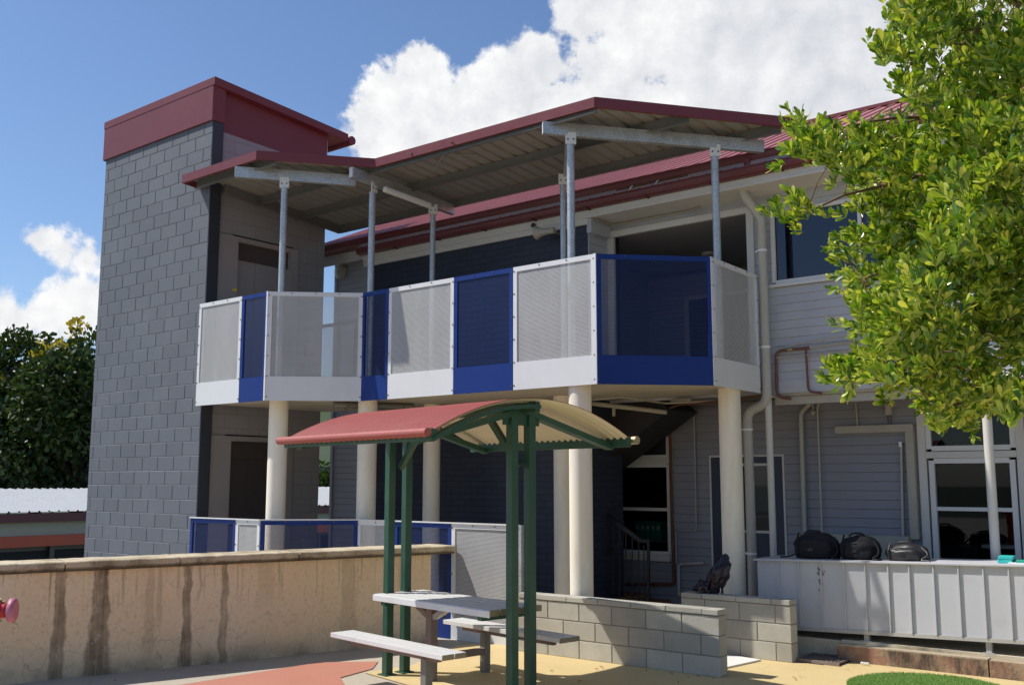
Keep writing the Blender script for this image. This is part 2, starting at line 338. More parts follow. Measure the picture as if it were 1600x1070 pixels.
# ------------------------------------------------------------------ geometry helpers
class MB:
    def __init__(s): s.v = []; s.f = []; s.mi = []; s.sm = []; s.mats = []
    def mid(s, mat):
        if mat not in s.mats: s.mats.append(mat)
        return s.mats.index(mat)
    def face(s, pts, mat, smooth=False):
        i = len(s.v); s.v += [tuple(p) for p in pts]; s.f.append(tuple(range(i, i+len(pts)))); s.mi.append(s.mid(mat)); s.sm.append(smooth); return s
    def raw(s, vs, fs, mat, smooth=False):
        i = len(s.v); s.v += [tuple(p) for p in vs]; k = s.mid(mat)
        for f in fs: s.f.append(tuple(i+q for q in f)); s.mi.append(k); s.sm.append(smooth)
        return s
    def box(s, x0, x1, y0, y1, z0, z1, mat):
        vs = [(x, y, z) for z in (z0, z1) for y in (y0, y1) for x in (x0, x1)]
        return s.raw(vs, [(0,2,3,1),(4,5,7,6),(0,1,5,4),(2,6,7,3),(0,4,6,2),(1,3,7,5)], mat)
    def obox(s, c, ax, h, mat):
        c = Vector(c); ax = [Vector(a).normalized() for a in ax]; vs = []
        for k in (-1, 1):
            for j in (-1, 1):
                for i in (-1, 1): vs.append(c+ax[0]*h[0]*i+ax[1]*h[1]*j+ax[2]*h[2]*k)
        return s.raw(vs, [(0,2,3,1),(4,5,7,6),(0,1,5,4),(2,6,7,3),(0,4,6,2),(1,3,7,5)], mat)
    def beam(s, p0, p1, w, h, mat, up=(0,0,1)):      # h measured down from the axis line p0-p1 being the centre
        p0 = Vector(p0); p1 = Vector(p1); d = (p1-p0).normalized(); side = d.cross(Vector(up)).normalized(); u = side.cross(d)
        return s.obox((p0+p1)/2, (d, side, u), ((p1-p0).length/2, w/2, h/2), mat)
    def prism(s, poly, z0, z1, mat):
        n = len(poly); g = lambda z, i: (z(poly[i]) if callable(z) else z)
        vs = [(p[0], p[1], g(z0, i)) for i, p in enumerate(poly)]+[(p[0], p[1], g(z1, i)) for i, p in enumerate(poly)]
        a = sum(poly[i][0]*poly[(i+1) % n][1]-poly[(i+1) % n][0]*poly[i][1] for i in range(n))
        idx = list(range(n)) if a > 0 else list(range(n))[::-1]
        fs = [tuple(idx[::-1]), tuple(n+i for i in idx)]+[(idx[i], idx[(i+1) % n], n+idx[(i+1) % n], n+idx[i]) for i in range(n)]
        return s.raw(vs, fs, mat)
    def tube(s, path, r, mat, seg=10, cap=True, smooth=True):
        path = [Vector(p) for p in path]; rs = r if isinstance(r, (list, tuple)) else [r]*len(path); rings = []; ref = None
        for i, p in enumerate(path):
            d = (path[min(i+1, len(path)-1)]-path[max(i-1, 0)]).normalized()
            if ref is None: ref = Vector((0,0,1)) if abs(d.z) < .9 else Vector((1,0,0))
            a = (ref-d*ref.dot(d)).normalized(); ref = a; b = d.cross(a)
            rings.append([p+(a*math.cos(t*2*math.pi/seg)+b*math.sin(t*2*math.pi/seg))*rs[i] for t in range(seg)])
        vs = [q for g in rings for q in g]; fs = []
        for i in range(len(path)-1):
            for t in range(seg): fs.append((i*seg+t, i*seg+(t+1) % seg, (i+1)*seg+(t+1) % seg, (i+1)*seg+t))
        s.raw(vs, fs, mat, smooth)
        if cap: s.face(rings[0][::-1], mat); s.face(rings[-1], mat)
        return s
    def bolt(s, p, n, r=.011, mat='bolt', h=.006):
        p = Vector(p); n = Vector(n).normalized(); return s.tube([p, p+n*h], r, mat, 7)
    def build(s, name, parent=None, bevel=0, label=None):
        me = bpy.data.meshes.new(name); me.from_pydata(s.v, [], s.f)
        for k in s.mats: me.materials.append(MATS[k])
        me.polygons.foreach_set('material_index', s.mi); me.polygons.foreach_set('use_smooth', s.sm); me.update()
        o = bpy.data.objects.new(name, me); S.collection.objects.link(o)
        if bevel:
            bm = bmesh.new(); bm.from_mesh(me); bmesh.ops.remove_doubles(bm, verts=bm.verts, dist=1e-5); bm.to_mesh(me); bm.free()
            md = o.modifiers.new('bevel', 'BEVEL'); md.width = bevel; md.segments = 2; md.limit_method = 'ANGLE'; md.angle_limit = R(40)
        if parent is not None:
            o.parent = parent
            if parent.type == 'EMPTY': o.location = -parent.location
        if label: o['label'] = label
        return o
def tag(o, label, cat, group=None):
    o['label'] = label; o['category'] = cat
    if group: o['group'] = group
    return o
def thing(name, label, cat, loc, group=None):
    o = bpy.data.objects.new(name, None); S.collection.objects.link(o); o.location = loc; o.empty_display_size = .2
    return tag(o, label, cat, group)
def struct(mb, name, kind='structure'): o = mb.build(name); o['kind'] = kind; return o
def bend(pts, r=.06, n=5):           # round the corners of a path
    pts = [Vector(p) for p in pts]; out = [pts[0]]
    for i in range(1, len(pts)-1):
        a, b, c = pts[i-1], pts[i], pts[i+1]; rr = min(r, (a-b).length*.45, (c-b).length*.45)
        p = b+(a-b).normalized()*rr; q = b+(c-b).normalized()*rr
        for k in range(n+1):
            t = k/n; out.append(p*(1-t)**2+b*2*t*(1-t)+q*t*t)
    return out+[pts[-1]]

def blocks(mb, o, d, n, L, z0, z1, mat, mort, bl=.4, bh=.2, j=.009, dep=.007, shift=0., top=None, rng=None, back=True):
    o = Vector(o); d = Vector(d).normalized(); n = Vector(n).normalized(); zz = z0; row = 0; c = .004
    while zz < z1-.01:
        h = min(bh, z1-zz); x = -((row % 2)*bl/2+shift) % bl-bl
        while x < L:
            a = max(x, 0); b = min(x+bl, L); x += bl
            if b-a < .03: continue
            off = (rng.random()-.5)*.0025 if rng else 0
            a2, b2, lo, hi = a+j/2, b-j/2, zz+j/2, zz+h-j/2
            if a == 0: a2 = 0
            if b == L: b2 = L
            P = lambda q, w_, e: o+d*q+Vector((0, 0, w_))+n*(e+off)
            f = [P(a2+c, lo+c, 0), P(b2-c, lo+c, 0), P(b2-c, hi-c, 0), P(a2+c, hi-c, 0)]
            g = [P(a2, lo, -c), P(b2, lo, -c), P(b2, hi, -c), P(a2, hi, -c)]
            k = [P(a2, lo, -dep-.003), P(b2, lo, -dep-.003), P(b2, hi, -dep-.003), P(a2, hi, -dep-.003)]
            fs = [(0,1,2,3)]
            for i in range(4): q = (i+1) % 4; fs += [(4+i, 4+q, q, i), (8+i, 8+q, 4+q, 4+i)]
            mb.raw(f+g+k, fs, mat)
        zz += bh; row += 1
    if back: mb.face([o-n*dep+Vector((0,0,z0)), o+d*L-n*dep+Vector((0,0,z0)), o+d*L-n*dep+Vector((0,0,z1)), o-n*dep+Vector((0,0,z1))], mort)

def boards(mb, x0, x1, y, z0, z1, mat, p=.1017, holes=()):
    z = z0
    while z < z1-.005:
        h = min(p, z1-z); segs = [(x0, x1)]; mz = z+h/2
        for (a, b, c, d) in holes:
            if c < mz < d:
                ns = []
                for (s0, s1) in segs:
                    if b <= s0 or a >= s1: ns.append((s0, s1)); continue
                    if a > s0: ns.append((s0, a))
                    if b < s1: ns.append((b, s1))
                segs = ns
        for (a, b) in segs:
            pr = [(y+.004, z), (y-.010, z+.006), (y-.006, z+h*.55), (y-.002, z+h)]
            vs = [(xx, q[0], q[1]) for xx in (a, b) for q in pr]
            mb.raw(vs, [(0,4,5,1),(1,5,6,2),(2,6,7,3)], mat)
        z += p
def ribbed(mb, quad, nrib, mat, mat2=None, ht=.025, t=.004, up=(0,0,1), corr=False):
    # quad: a,b (one eave end to the other), c,d opposite; ribs run from ab to dc
    a, b, c, d = [Vector(q) for q in quad]; up = Vector(up); prof = []
    for i in range(nrib):
        if corr: prof += [((i+k/6)/nrib, ht*(.5-.5*math.cos(2*math.pi*k/6))) for k in range(6)]
        else: prof += [((i+.0)/nrib, 0), ((i+.72)/nrib, 0), ((i+.78)/nrib, ht), ((i+.90)/nrib, ht), ((i+.97)/nrib, 0)]
    prof.append((1, 0))
    for off, mt, flip in ((0, mat, 0), (-t, mat2 or mat, 1)):
        vs = []
        for (s, h) in prof: vs += [a.lerp(b, s)+up*(h+off), d.lerp(c, s)+up*(h+off)]
        fs = [((2*i, 2*i+2, 2*i+3, 2*i+1) if not flip else (2*i+1, 2*i+3, 2*i+2, 2*i)) for i in range(len(prof)-1)]
        mb.raw(vs, fs, mt, corr)
    return mb
rng = random.Random(7)

# ------------------------------------------------------------------ ground
g = MB(); g.face([(-900,-900,-2.6),(900,-900,-2.6),(900,900,-2.6),(-900,900,-2.6)], 'leaf_hill'); struct(g, 'ground')
g = MB(); g.prism([(-15.9,-30),(30,-30),(30,26),(-15.9,26)], -2.62, -.004, 'pave_conc'); struct(g, 'courtyard')
Z1 = .004
g = MB(); g.face([(x, y, Z1) for x, y in [(-7.28,7.42),(-7.36,6.86),(-6.2,6.6),(-5.7,5.9),(-4.9,2.0),(6,2.0),(6,10.33),(-4.12,10.33),(-4.12,9.98),(-6.9,9.98),(-7.75,8.6)]], 'pave_yellow'); struct(g, 'yellow_paving')
g = MB(); g.face([(x, y, Z1) for x, y in [(-8.12,6.95),(-8.22,5.2),(-8.6,3.2),(-8.4,1.0),(-5.2,1.9),(-6.2,5.75),(-7.35,6.55),(-7.45,7.05),(-7.7,7.36)]], 'pave_red'); struct(g, 'red_paving')
g = MB(); g.prism([(-5.25,9.3),(-4.78,9.15),(-4.70,9.8),(-5.2,9.86)], .006, .022, 'pave_white'); struct(g, 'pale_paving_slab')
g = MB(); g.box(-4.1, 6, 10.43, 12.2, -.3, .198, 'old_conc'); g.box(-5.6, -4.1, 10.45, 12.2, -.3, .185, 'old_conc'); struct(g, 'verandah_floor')
g = MB()
x = -4.12; k = 0
for L in (1.45, 1.9, 1.9, 1.9):
    g.box(x, x+L-.012, 10.33+.006*k, 10.428, 0, .168-.010*(k % 2), 'kerb_face'); x += L; k += 1
o = struct(g, 'kerb')
# ------------------------------------------------------------------ far things on the left
hb = MB()
for (x0, y0, x1, y1, h) in [(-330, 60, -180, 420, 26), (-420, 200, -250, 520, 44), (-300,-60,-240,80,15)]:
    n = 26; top = []
    for i in range(n+1):
        t = i/n; X = x0+(x1-x0)*t; Y = y0+(y1-y0)*t; H = h*(.35+.65*math.sin(math.pi*t))*(.85+.3*math.sin(5.1*t+x0)*.5)
        top.append((X, Y, H))
    for i in range(n):
        a, b = top[i], top[i+1]
        hb.raw([(a[0]+45, a[1]-30, -2.6), (b[0]+45, b[1]-30, -2.6), b, a, (a[0]-60, a[1]+40, -2.6), (b[0]-60, b[1]+40, -2.6)], [(0,1,2,3),(3,2,5,4)], 'leaf_hill', True)
struct(hb, 'hills')
T = thing('low_building', 'long low building with pale tin roof, maroon gutter and orange band behind the grey tower', 'building', (-31, 18, -2.6))
q = MB(); q.box(-38.5, -30.6, 3, 42, -2.6, -.25, 'far_dark'); q.build('wall', T)
q = MB(); q.box(-30.62, -30.5, 3, 42, .06, .60, 'far_cream'); q.build('wall_band', T)
q = MB(); q.box(-30.52, -30.35, 3, 42, -.12, .20, 'orange_band'); q.build('orange_fascia', T)
q = MB(); q.box(-30.55, -30.3, 3, 42, .60, .86, 'maroon_dark')
for i in range(60): q.box(-30.42, -30.34, 3+i*.65, 3.06+i*.65, .86, .90, 'maroon_dark')
q.build('gutter', T)
q = MB(); ribbed(q, [(-30.3,3,.9),(-30.3,42,.9),(-37.5,42,1.52),(-37.5,3,1.52)], 130, 'tin_roof', ht=.04); ribbed(q, [(-45,3,.8),(-45,42,.8),(-37.5,42,1.52),(-37.5,3,1.52)], 40, 'tin_roof', ht=.04); q.build('roof', T)
q = MB(); q.box(-36.6, -36.2, 14.6, 15.5, 1.3, 1.72, 'tin_roof'); q.build('roof_vent', T)
for i in range(14):
    q = MB(); q.box(-30.5, -30.4, 5+i*2.6, 5.14+i*2.6, -2.6, -.12, 'steel_dark'); q.build('post', T)
q = MB(); q.box(-30.60, -30.55, 3, 42, -.25, .06, 'steel_dark'); q.build('beam', T)

# ------------------------------------------------------------------ lift tower
T = thing('lift_tower', 'tall grey block lift tower with maroon parapet at the left end of the balcony', 'tower', (-13.6, 9.2, 0))
q = MB(); blocks(q, (-15.03, 8.15, 0), (1,0,0), (0,-1,0), 2.9, -2.45, 6.95, 'tower_block', 'tower_mortar', rng=rng, shift=.1)
q.box(-15.03, -12.13, 8.158, 8.34, -2.5, 6.95, 'tower_block')
for i in range(48): zz = -2.45+.2*i; q.raw([(-15.03,8.1575,zz-.0045),(-12.13,8.1575,zz-.0045),(-12.13,8.1505,zz-.0045),(-15.03,8.1505,zz-.0045),(-15.03,8.1575,zz+.003),(-12.13,8.1575,zz+.003)], [(0,3,2,1),(3,4,5,2)], 'tower_joint_sunlit')  # horizontal joints painted paler to imitate sun catching their lower lips
q.build('front_wall', T)
q = MB(); q.box(-12.135, -12.118, 8.153, 8.335, -.1, 6.94, 'charcoal')
for i in range(36): q.box(-12.119, -12.1165, 8.156, 8.333, -.05+i*.2+.004, .145+i*.2, 'charcoal')
q.build('wall_end', T)
q = MB()
ys = [(8.345, 8.62), (9.72, 10.34)]
for (a, b) in ys: q.box(-12.4, -12.2, a, b, -2.5, 7.3, 'tower_side')
q.box(-12.4, -12.2, 8.62, 9.72, 5.36, 7.3, 'tower_side'); q.box(-12.4, -12.2, 8.62, 9.72, 2.46, 2.98, 'tower_side'); q.box(-12.4, -12.2, 8.62, 9.72, -2.5, 0, 'tower_side')
q.box(-15.03, -12.4, 10.14, 10.34, -2.5, 7.3, 'tower_side'); q.box(-15.03, -14.83, 8.34, 10.14, -2.5, 7.3, 'tower_side')
q.build('side_wall', T)
for zb, zt, nm in ((3.0, 5.33, 'upper'), (0.0, 2.44, 'lower')):
    d = MB(); d.box(-12.30, -12.17, 8.36, 8.70, zb, zt, 'steel_lift'); d.box(-12.30, -12.17, 9.66, 9.80, zb, zt, 'steel_lift')
    d.box(-12.30, -12.175, 8.70, 9.66, zt-.07, zt, 'steel_lift')
    fr = d.build('door_frame', T)
    d = MB(); d.box(-12.40, -12.24, 8.70, 9.66, zt-.31, zt-.07, 'steel_dark'); d.build('header', fr)
    if nm == 'upper':
        d = MB(); d.box(-12.1695, -12.165, 8.625, 8.70, 4.52, 4.56, 'yellow'); d.build('sticker', fr)
        d = MB(); d.box(-12.1695, -12.16, 8.655, 8.68, 4.36, 4.40, 'steel_dark'); d.build('call_button', fr)
    for a, b in ((8.70, 9.085), (9.09, 9.47)):
        d = MB(); d.box(-12.40, -12.285, a, b, zb, zt-.31, 'steel_lift' if nm == 'upper' else 'steel_dark'); d.build('door_leaf', T)
    d = MB(); d.box(-12.40, -12.30, 9.47, 9.66, zb, zt-.31, 'steel_lift' if nm == 'upper' else 'steel_dark'); d.build('door_jamb', T)
d = MB(); d.box(-12.20, -12.19, 9.98, 10.03, 3.72, 3.86, 'steel_dark'); d.build('switch_plate', T)
q = MB()
q.box(-15.075, -12.095, 8.118, 8.152, 6.925, 7.47, 'maroon'); q.box(-12.13, -12.097, 8.152, 8.335, 6.93, 7.46, 'maroon')
q.box(-15.075, -15.04, 8.152, 10.4, 6.925, 7.38, 'maroon')
q.build('parapet', T, .004)
def slab_roof(mb, x0, x1, y0, y1, z0, z1, th, mat):  # sloping fascia sheet
    mb.raw([(x0,y0,z0-th),(x1,y0,z0-th),(x1,y1,z1-th),(x0,y1,z1-th),(x0,y0,z0),(x1,y0,z0),(x1,y1,z1),(x0,y1,z1)], [(0,3,2,1),(4,5,6,7),(0,1,5,4),(1,2,6,5),(2,3,7,6),(3,0,4,7)], mat)
q = MB(); slab_roof(q, -15.082, -12.06, 8.112, 10.66, 7.565, 7.40, .12, 'maroon'); q.build('roof', T, .004)
q = MB(); q.raw([(-12.215,8.33,6.84),(-12.195,8.33,6.84),(-12.195,10.335,6.78),(-12.215,10.335,6.78),(-12.215,8.33,7.44),(-12.195,8.33,7.44),(-12.195,10.335,7.30),(-12.215,10.335,7.30)], [(0,3,2,1),(4,5,6,7),(0,1,5,4),(1,2,6,5),(2,3,7,6),(3,0,4,7)], 'maroon'); q.build('side_cladding', T)
q = MB(); q.tube([(-15.0,10.74,7.31),(-12.05,10.74,7.31)], .075, 'maroon', 10); q.build('gutter', T)
q = MB(); q.tube([(-12.35,10.42,6.0),(-12.35,10.42,7.32)], .045, 'pvc', 10); q.build('downpipe', T)

# ------------------------------------------------------------------ balcony (upper walkway)
FR = [Vector((-12.16,8.1,0)), Vector((-10.645,8.1,0)), Vector((-9.765,8.95,0)), Vector((-6.08,8.95,0)), Vector((-5.185,9.89,0)), Vector((-5.23,11.10,0))]
B = thing('balcony', 'upper balcony walkway with white and royal blue perforated panels on round columns', 'balcony', (-8.5, 9.9, 0))
q = MB(); poly = [(p.x, p.y+.012) for p in FR[:4]]+[(FR[4].x-.01, FR[4].y+.012), (FR[5].x-.012, 11.285), (-7.47, 11.285), (-7.47, 10.83), (-11.66, 10.83), (-11.66, 10.34), (-12.10, 10.34), (-12.10, 8.16), (-12.14, 8.13)]
q.prism(poly, 2.862, 3.0, 'soffit_concrete'); q.build('floor_slab', B)
def panel(a, b, z0, z1, colour, parent, e=0.0):
    a = Vector(a); b = Vector(b); d = (b-a).normalized(); n = Vector((d.y, -d.x, 0)); L = (b-a).length
    P = lambda s, z, o=0: a+d*s+n*o+Vector((0, 0, z))
    solid, mesh = ('white_panel', 'perf_white') if colour == 'white' else ('blue_panel', 'perf_blue')
    bw = .055; bs = .315 if z1-z0 > 1.3 else .3; g_ = .003
    q = MB()
    def ob(s0, s1, zz0, zz1, t0, t1):
        q.obox(P((s0+s1)/2, (zz0+zz1)/2, (t0+t1)/2), (d, n, (0,0,1)), ((s1-s0)/2, abs(t1-t0)/2, (zz1-zz0)/2), solid)
    ob(g_, bw, z0, z1, 0, .016); ob(L-bw, L-g_, z0, z1, 0, .016); ob(bw, L-bw, z1-bw, z1, 0, .016); ob(bw, L-bw, z0, z0+bs, 0, .016)
    ob(g_, .03, z0+.05, z1-.01, -.035, 0); ob(L-.03, L-g_, z0+.05, z1-.01, -.035, 0); ob(.03, L-.03, z1-.03, z1-.004, -.035, 0)
    k = 6
    for i in range(k):
        for s in (.016, L-.016): q.bolt(P(s, z0+.05+(z1-z0-.1)*i/(k-1), .016), n, .0085)
    for i in range(1, max(2, int(L/.3))): q.bolt(P(L*i/max(2, int(L/.3)), z1-.018, .016), n, .0085)
    pn = q.build('panel_'+colour, parent, 0)
    pn.name = 'panel'
    q = MB(); q.face([P(bw-.01, z0+bs-.01, .004), P(L-bw+.01, z0+bs-.01, .004), P(L-bw+.01, z1-bw+.01, .004), P(bw-.01, z1-bw+.01, .004)], mesh)
    ms = q.build('perforated_sheet', pn)
    return pn
ZB, ZT = 2.83, 4.25
X = lambda x: Vector((x, 8.95, 0))
run = [(FR[0], Vector((-11.185,8.1,0)), 'white', 'white perforated panel at the tower end'), (Vector((-11.185,8.1,0)), FR[1], 'blue', 'narrow blue panel'),
       (FR[1], FR[2], 'white', 'shaded white panel across the left corner'), (FR[2], X(-9.265), 'blue', None), (X(-9.265), X(-8.14), 'white', None), (X(-8.14), X(-7.22), 'blue', None),
       (X(-7.22), FR[3], 'white', None), (FR[3], FR[4], 'blue', 'blue panel across the right corner'), (FR[4], FR[5], 'white', 'shaded white panel facing right')]
for a, b, c, lb in run:
    p = panel(a, b, ZB, ZT, c, B)
    if lb: p['label'] = lb
for P0 in (FR[1], FR[2], FR[3], FR[4]):
    q = MB(); q.box(P0.x-.014, P0.x+.014, P0.y-.020, P0.y+.014, ZB+.002, ZT+.004, 'white_panel'); q.build('corner_strip', B)
for (cx_, cy_) in [(-10.87,8.50),(-9.86,9.16),(-6.40,9.09),(-5.36,10.58),(-9.72,10.24),(-7.475,10.24)]:
    q = MB(); q.tube([(cx_,cy_,-.2),(cx_,cy_,1.4),(cx_,cy_,2.858)], .126 if cy_ != 10.24 else .118, 'concrete_paint', 36); q.build('column', B)
q = MB()                                                                       # the gate-like screen at the far end
for (a, b) in [((-12.1,10.6,3.0),(-12.1,10.6,4.29)), ((-11.70,10.6,3.0),(-11.70,10.6,4.29)), ((-12.15,10.6,4.27),(-11.65,10.6,4.27)), ((-12.15,10.6,3.05),(-11.65,10.6,3.05))]: q.beam(a, b, .05, .05, 'galv_dark', (0,1,0))
q.beam((-12.55,10.6,4.27),(-12.1,10.6,4.27), .05, .05, 'galv_dark', (0,1,0))
o = q.build('end_screen', B); q = MB(); q.face([(-12.5,10.605,3.05),(-11.7,10.605,3.05),(-11.7,10.605,4.26),(-12.5,10.605,4.26)], 'expanded_mesh'); q.build('screen_mesh', o)
q = MB(); q.tube([(-10.3,8.95,2.81),(-9.75,9.9,2.81)], .045, 'galv_dark', 10)
for t_ in (.15,.5,.85): q.tube([(-10.3+.55*t_,8.95+.95*t_,2.80),(-10.3+.55*t_+.01,8.95+.95*t_+.03,2.80)], .052, 'galv_dark', 10)
q.build('roller_pipe', B)
# lower barrier
B2 = thing('lower_barrier', 'ground level row of blue and white perforated barrier panels behind the garden wall', 'barrier', (-9.5, 8.9, 0))
for a, b, c in [(FR[0]+Vector((0,.0,0)), Vector((-11.15,8.1,0)), 'blue'), (Vector((-11.15,8.1,0)), FR[1], 'white'), (FR[1], FR[2], 'blue'), (FR[2], X(-9.10), 'white'), (X(-9.10), X(-8.15), 'blue'), (X(-8.15), X(-7.15), 'white')]:
    panel(a, b, -.10, 1.31, c, B2)
q = MB(); q.beam((FR[0].x,8.09,1.318),(FR[1].x,8.09,1.318), .05, .014, 'white_panel'); q.beam((FR[1].x,8.09,1.318),(FR[2].x,8.94,1.318), .05, .014, 'white_panel'); q.beam((FR[2].x,8.94,1.318),(-7.15,8.94,1.318), .05, .014, 'white_panel'); q.build('top_rail', B2)
q = MB(); q.beam((-7.125,8.955,0),(-7.125,8.955,1.318), .045, .045, 'galv', (0,1,0)); q.build('end_post', B2)

# ------------------------------------------------------------------ canopy over the balcony
C = thing('canopy_roof', 'galvanised steel canopy with maroon fascia over the balcony', 'canopy', (-8.5, 9.0, 3.0))
zc = lambda v: 6.10-.08*(v-7.87)
CP = [(-12.38,7.87),(-10.68,7.87),(-9.53,8.90),(-6.05,8.93),(-4.46,10.58)]; YR = 10.62
q = MB()
for i in range(4):
    a, b = CP[i], CP[i+1]; A = Vector((*a, zc(a[1]))); Bv = Vector((*b, zc(b[1]))); d = (Bv-A); n = Vector((d.y, -d.x, 0)).normalized()
    h = .118; t_ = .012
    vs = []
    for p in (A, Bv):
        for o_, z_ in ((n*t_, 0), (n*t_, -h), (n*-.03, -h), (n*-.03, -h+.012), (n*0, -h+.012), (n*0, -.012), (n*-.09, -.012), (n*-.09, 0)): vs.append(p+o_+Vector((0,0,z_)))
    fs = [tuple(range(8))[::-1], tuple(range(8, 16))]+[(k, (k+1) % 8, 8+(k+1) % 8, 8+k) for k in range(8)]
    q.raw(vs, fs, 'maroon')
a = CP[0]; q.beam((-12.375,7.87,zc(7.87)-.062),(-12.375,8.14,zc(8.14)-.062), .012, .118, 'maroon')
q.build('fascia', C)
q = MB()                                         # ribbed sheets, ribs running down the fall
x = -12.36; step = .19
def front(x):
    for i in range(4):
        if CP[i][0] <= x <= CP[i+1][0]:
            t_ = (x-CP[i][0])/(CP[i+1][0]-CP[i][0]); return CP[i][1]+t_*(CP[i+1][1]-CP[i][1])
    return CP[4][1]
while x < -4.5:
    prof = [(x, 0), (x+.130, 0), (x+.142, .026), (x+.168, .026), (x+step, 0)]
    for i in range(4):
        (xa, ha), (xb, hb_) = prof[i], prof[i+1]
        if xb > -4.46: break
        y0a, y0b = front(xa), front(xb); y1 = YR
        for off, mt, fl in ((-.030, 'roof_red', 0), (-.034, 'roof_under', 1)):
            vs = [(xa, y0a, zc(y0a)+ha+off), (xb, y0b, zc(y0b)+hb_+off), (xb, y1, zc(y1)+hb_+off), (xa, y1, zc(y1)+ha+off)]
            q.raw(vs, [(0,1,2,3) if not fl else (3,2,1,0)], mt)
    x += step
q.build('roof_sheet', C)
q = MB()
def zpur(y, x0, x1):                              # Z purlin along the roof
    z = zc(y)-.036
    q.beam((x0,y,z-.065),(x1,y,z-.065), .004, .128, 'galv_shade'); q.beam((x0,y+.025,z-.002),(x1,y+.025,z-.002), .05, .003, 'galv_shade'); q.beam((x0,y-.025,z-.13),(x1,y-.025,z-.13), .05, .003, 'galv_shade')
for (y, x0, x1) in [(8.05,-12.30,-10.50),(8.98,-12.15,-6.05),(9.75,-12.15,-5.33),(10.55,-12.05,-4.60)]:
    zpur(y, x0, x1); q.build('purlin', C); q = MB()
def rafter(p0, p1, drop=.065, w=.075, h=.145):
    p0 = Vector((p0[0], p0[1], zc(p0[1])-.13-h/2)); p1 = Vector((p1[0], p1[1], zc(p1[1])-.13-h/2))
    q = MB(); q.beam(p0, p1, w, h, 'galv'); d = (p1-p0).normalized(); q.obox(p0-d*.003, (d, d.cross(Vector((0,0,1))), (0,0,1)), (.002, w/2-.003, h/2-.004), 'white_panel'); q.build('rafter', C, .006); return p0, p1
rafter((-6.76,8.91), (-4.90,10.72)); rafter((-11.13,7.865), (-9.96,8.96)); rafter((-9.775,8.70), (-9.63,10.54)); rafter((-6.60,9.20), (-7.44,10.30)); 
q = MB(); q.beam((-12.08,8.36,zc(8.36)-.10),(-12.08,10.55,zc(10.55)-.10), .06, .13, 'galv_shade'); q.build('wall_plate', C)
def pole(x, y, r, top, base=3.0, nx=(1.0,-1.1)):
    q = MB(); q.tube([(x,y,base),(x,y,top-.10)], r, 'galv', 20)
    n = Vector((nx[0], nx[1], 0)).normalized(); s = Vector((-n.y, n.x, 0))
    q.obox((x,y,top-.10), (s, n, (0,0,1)), (r+.012, .006, .008), 'galv')
    q.obox((x+n.x*.03,y+n.y*.03,top-.03), (s, n, (0,0,1)), (.062, .006, .07), 'white_panel')
    for k in (-1, 1): q.bolt(Vector((x,y,top-.045))+n*.036+s*.033*k, n, .011)
    q.build('post', C)
pole(-6.53, 9.13, .0445, zc(9.13)-.275); pole(-5.32, 10.31, .0445, zc(10.31)-.275); pole(-10.65, 8.31, .0445, zc(8.31)-.275); pole(-9.745, 9.06, .0445, zc(9.06)-.275, nx=(1,.2)); pole(-9.66, 10.15, .040, zc(10.15)-.275); pole(-7.38, 10.15, .040, zc(10.15)-.275)
q = MB(); q.beam((-9.62,9.15,5.68),(-9.52,9.95,5.60), .075, .075, 'lamp_white')
q.build('tube_light', C, .02)
q = MB(); q.beam((-8.9,8.85,zc(8.85)-.07),(-8.2,9.4,zc(9.4)-.07), .02, .003, 'galv'); q.beam((-8.9,9.4,zc(9.4)-.07),(-8.1,8.85,zc(8.85)-.07), .02, .003, 'galv'); q.beam((-11.4,8.1,zc(8.1)-.07),(-10.9,8.75,zc(8.75)-.07), .02, .003, 'galv'); q.build('strap_brace', C)

# ------------------------------------------------------------------ school building
A = thing('school_building', 'two storey grey weatherboard school building with red roof and navy brick bay', 'building', (-6, 13, 0))
VU, VL = 11.3, 12.2
q = MB(); q.box(-11.72, -7.48, 10.83, 11.6, -.3, 5.262, 'navy_brick'); q.build('brick_bay', A)
q = MB(); q.box(-7.478, -7.472, 10.835, 11.30, 3.0, 5.26, 'board_grey')
z = 3.0
while z < 5.2: q.box(-7.474, -7.464, 10.84, 11.298, z+.004, z+.098, 'board_grey'); z += .1017
q.box(-7.47, -7.40, 10.80, 11.30, 5.06, 5.262, 'board_grey')
q.build('bay_side_boards', A)
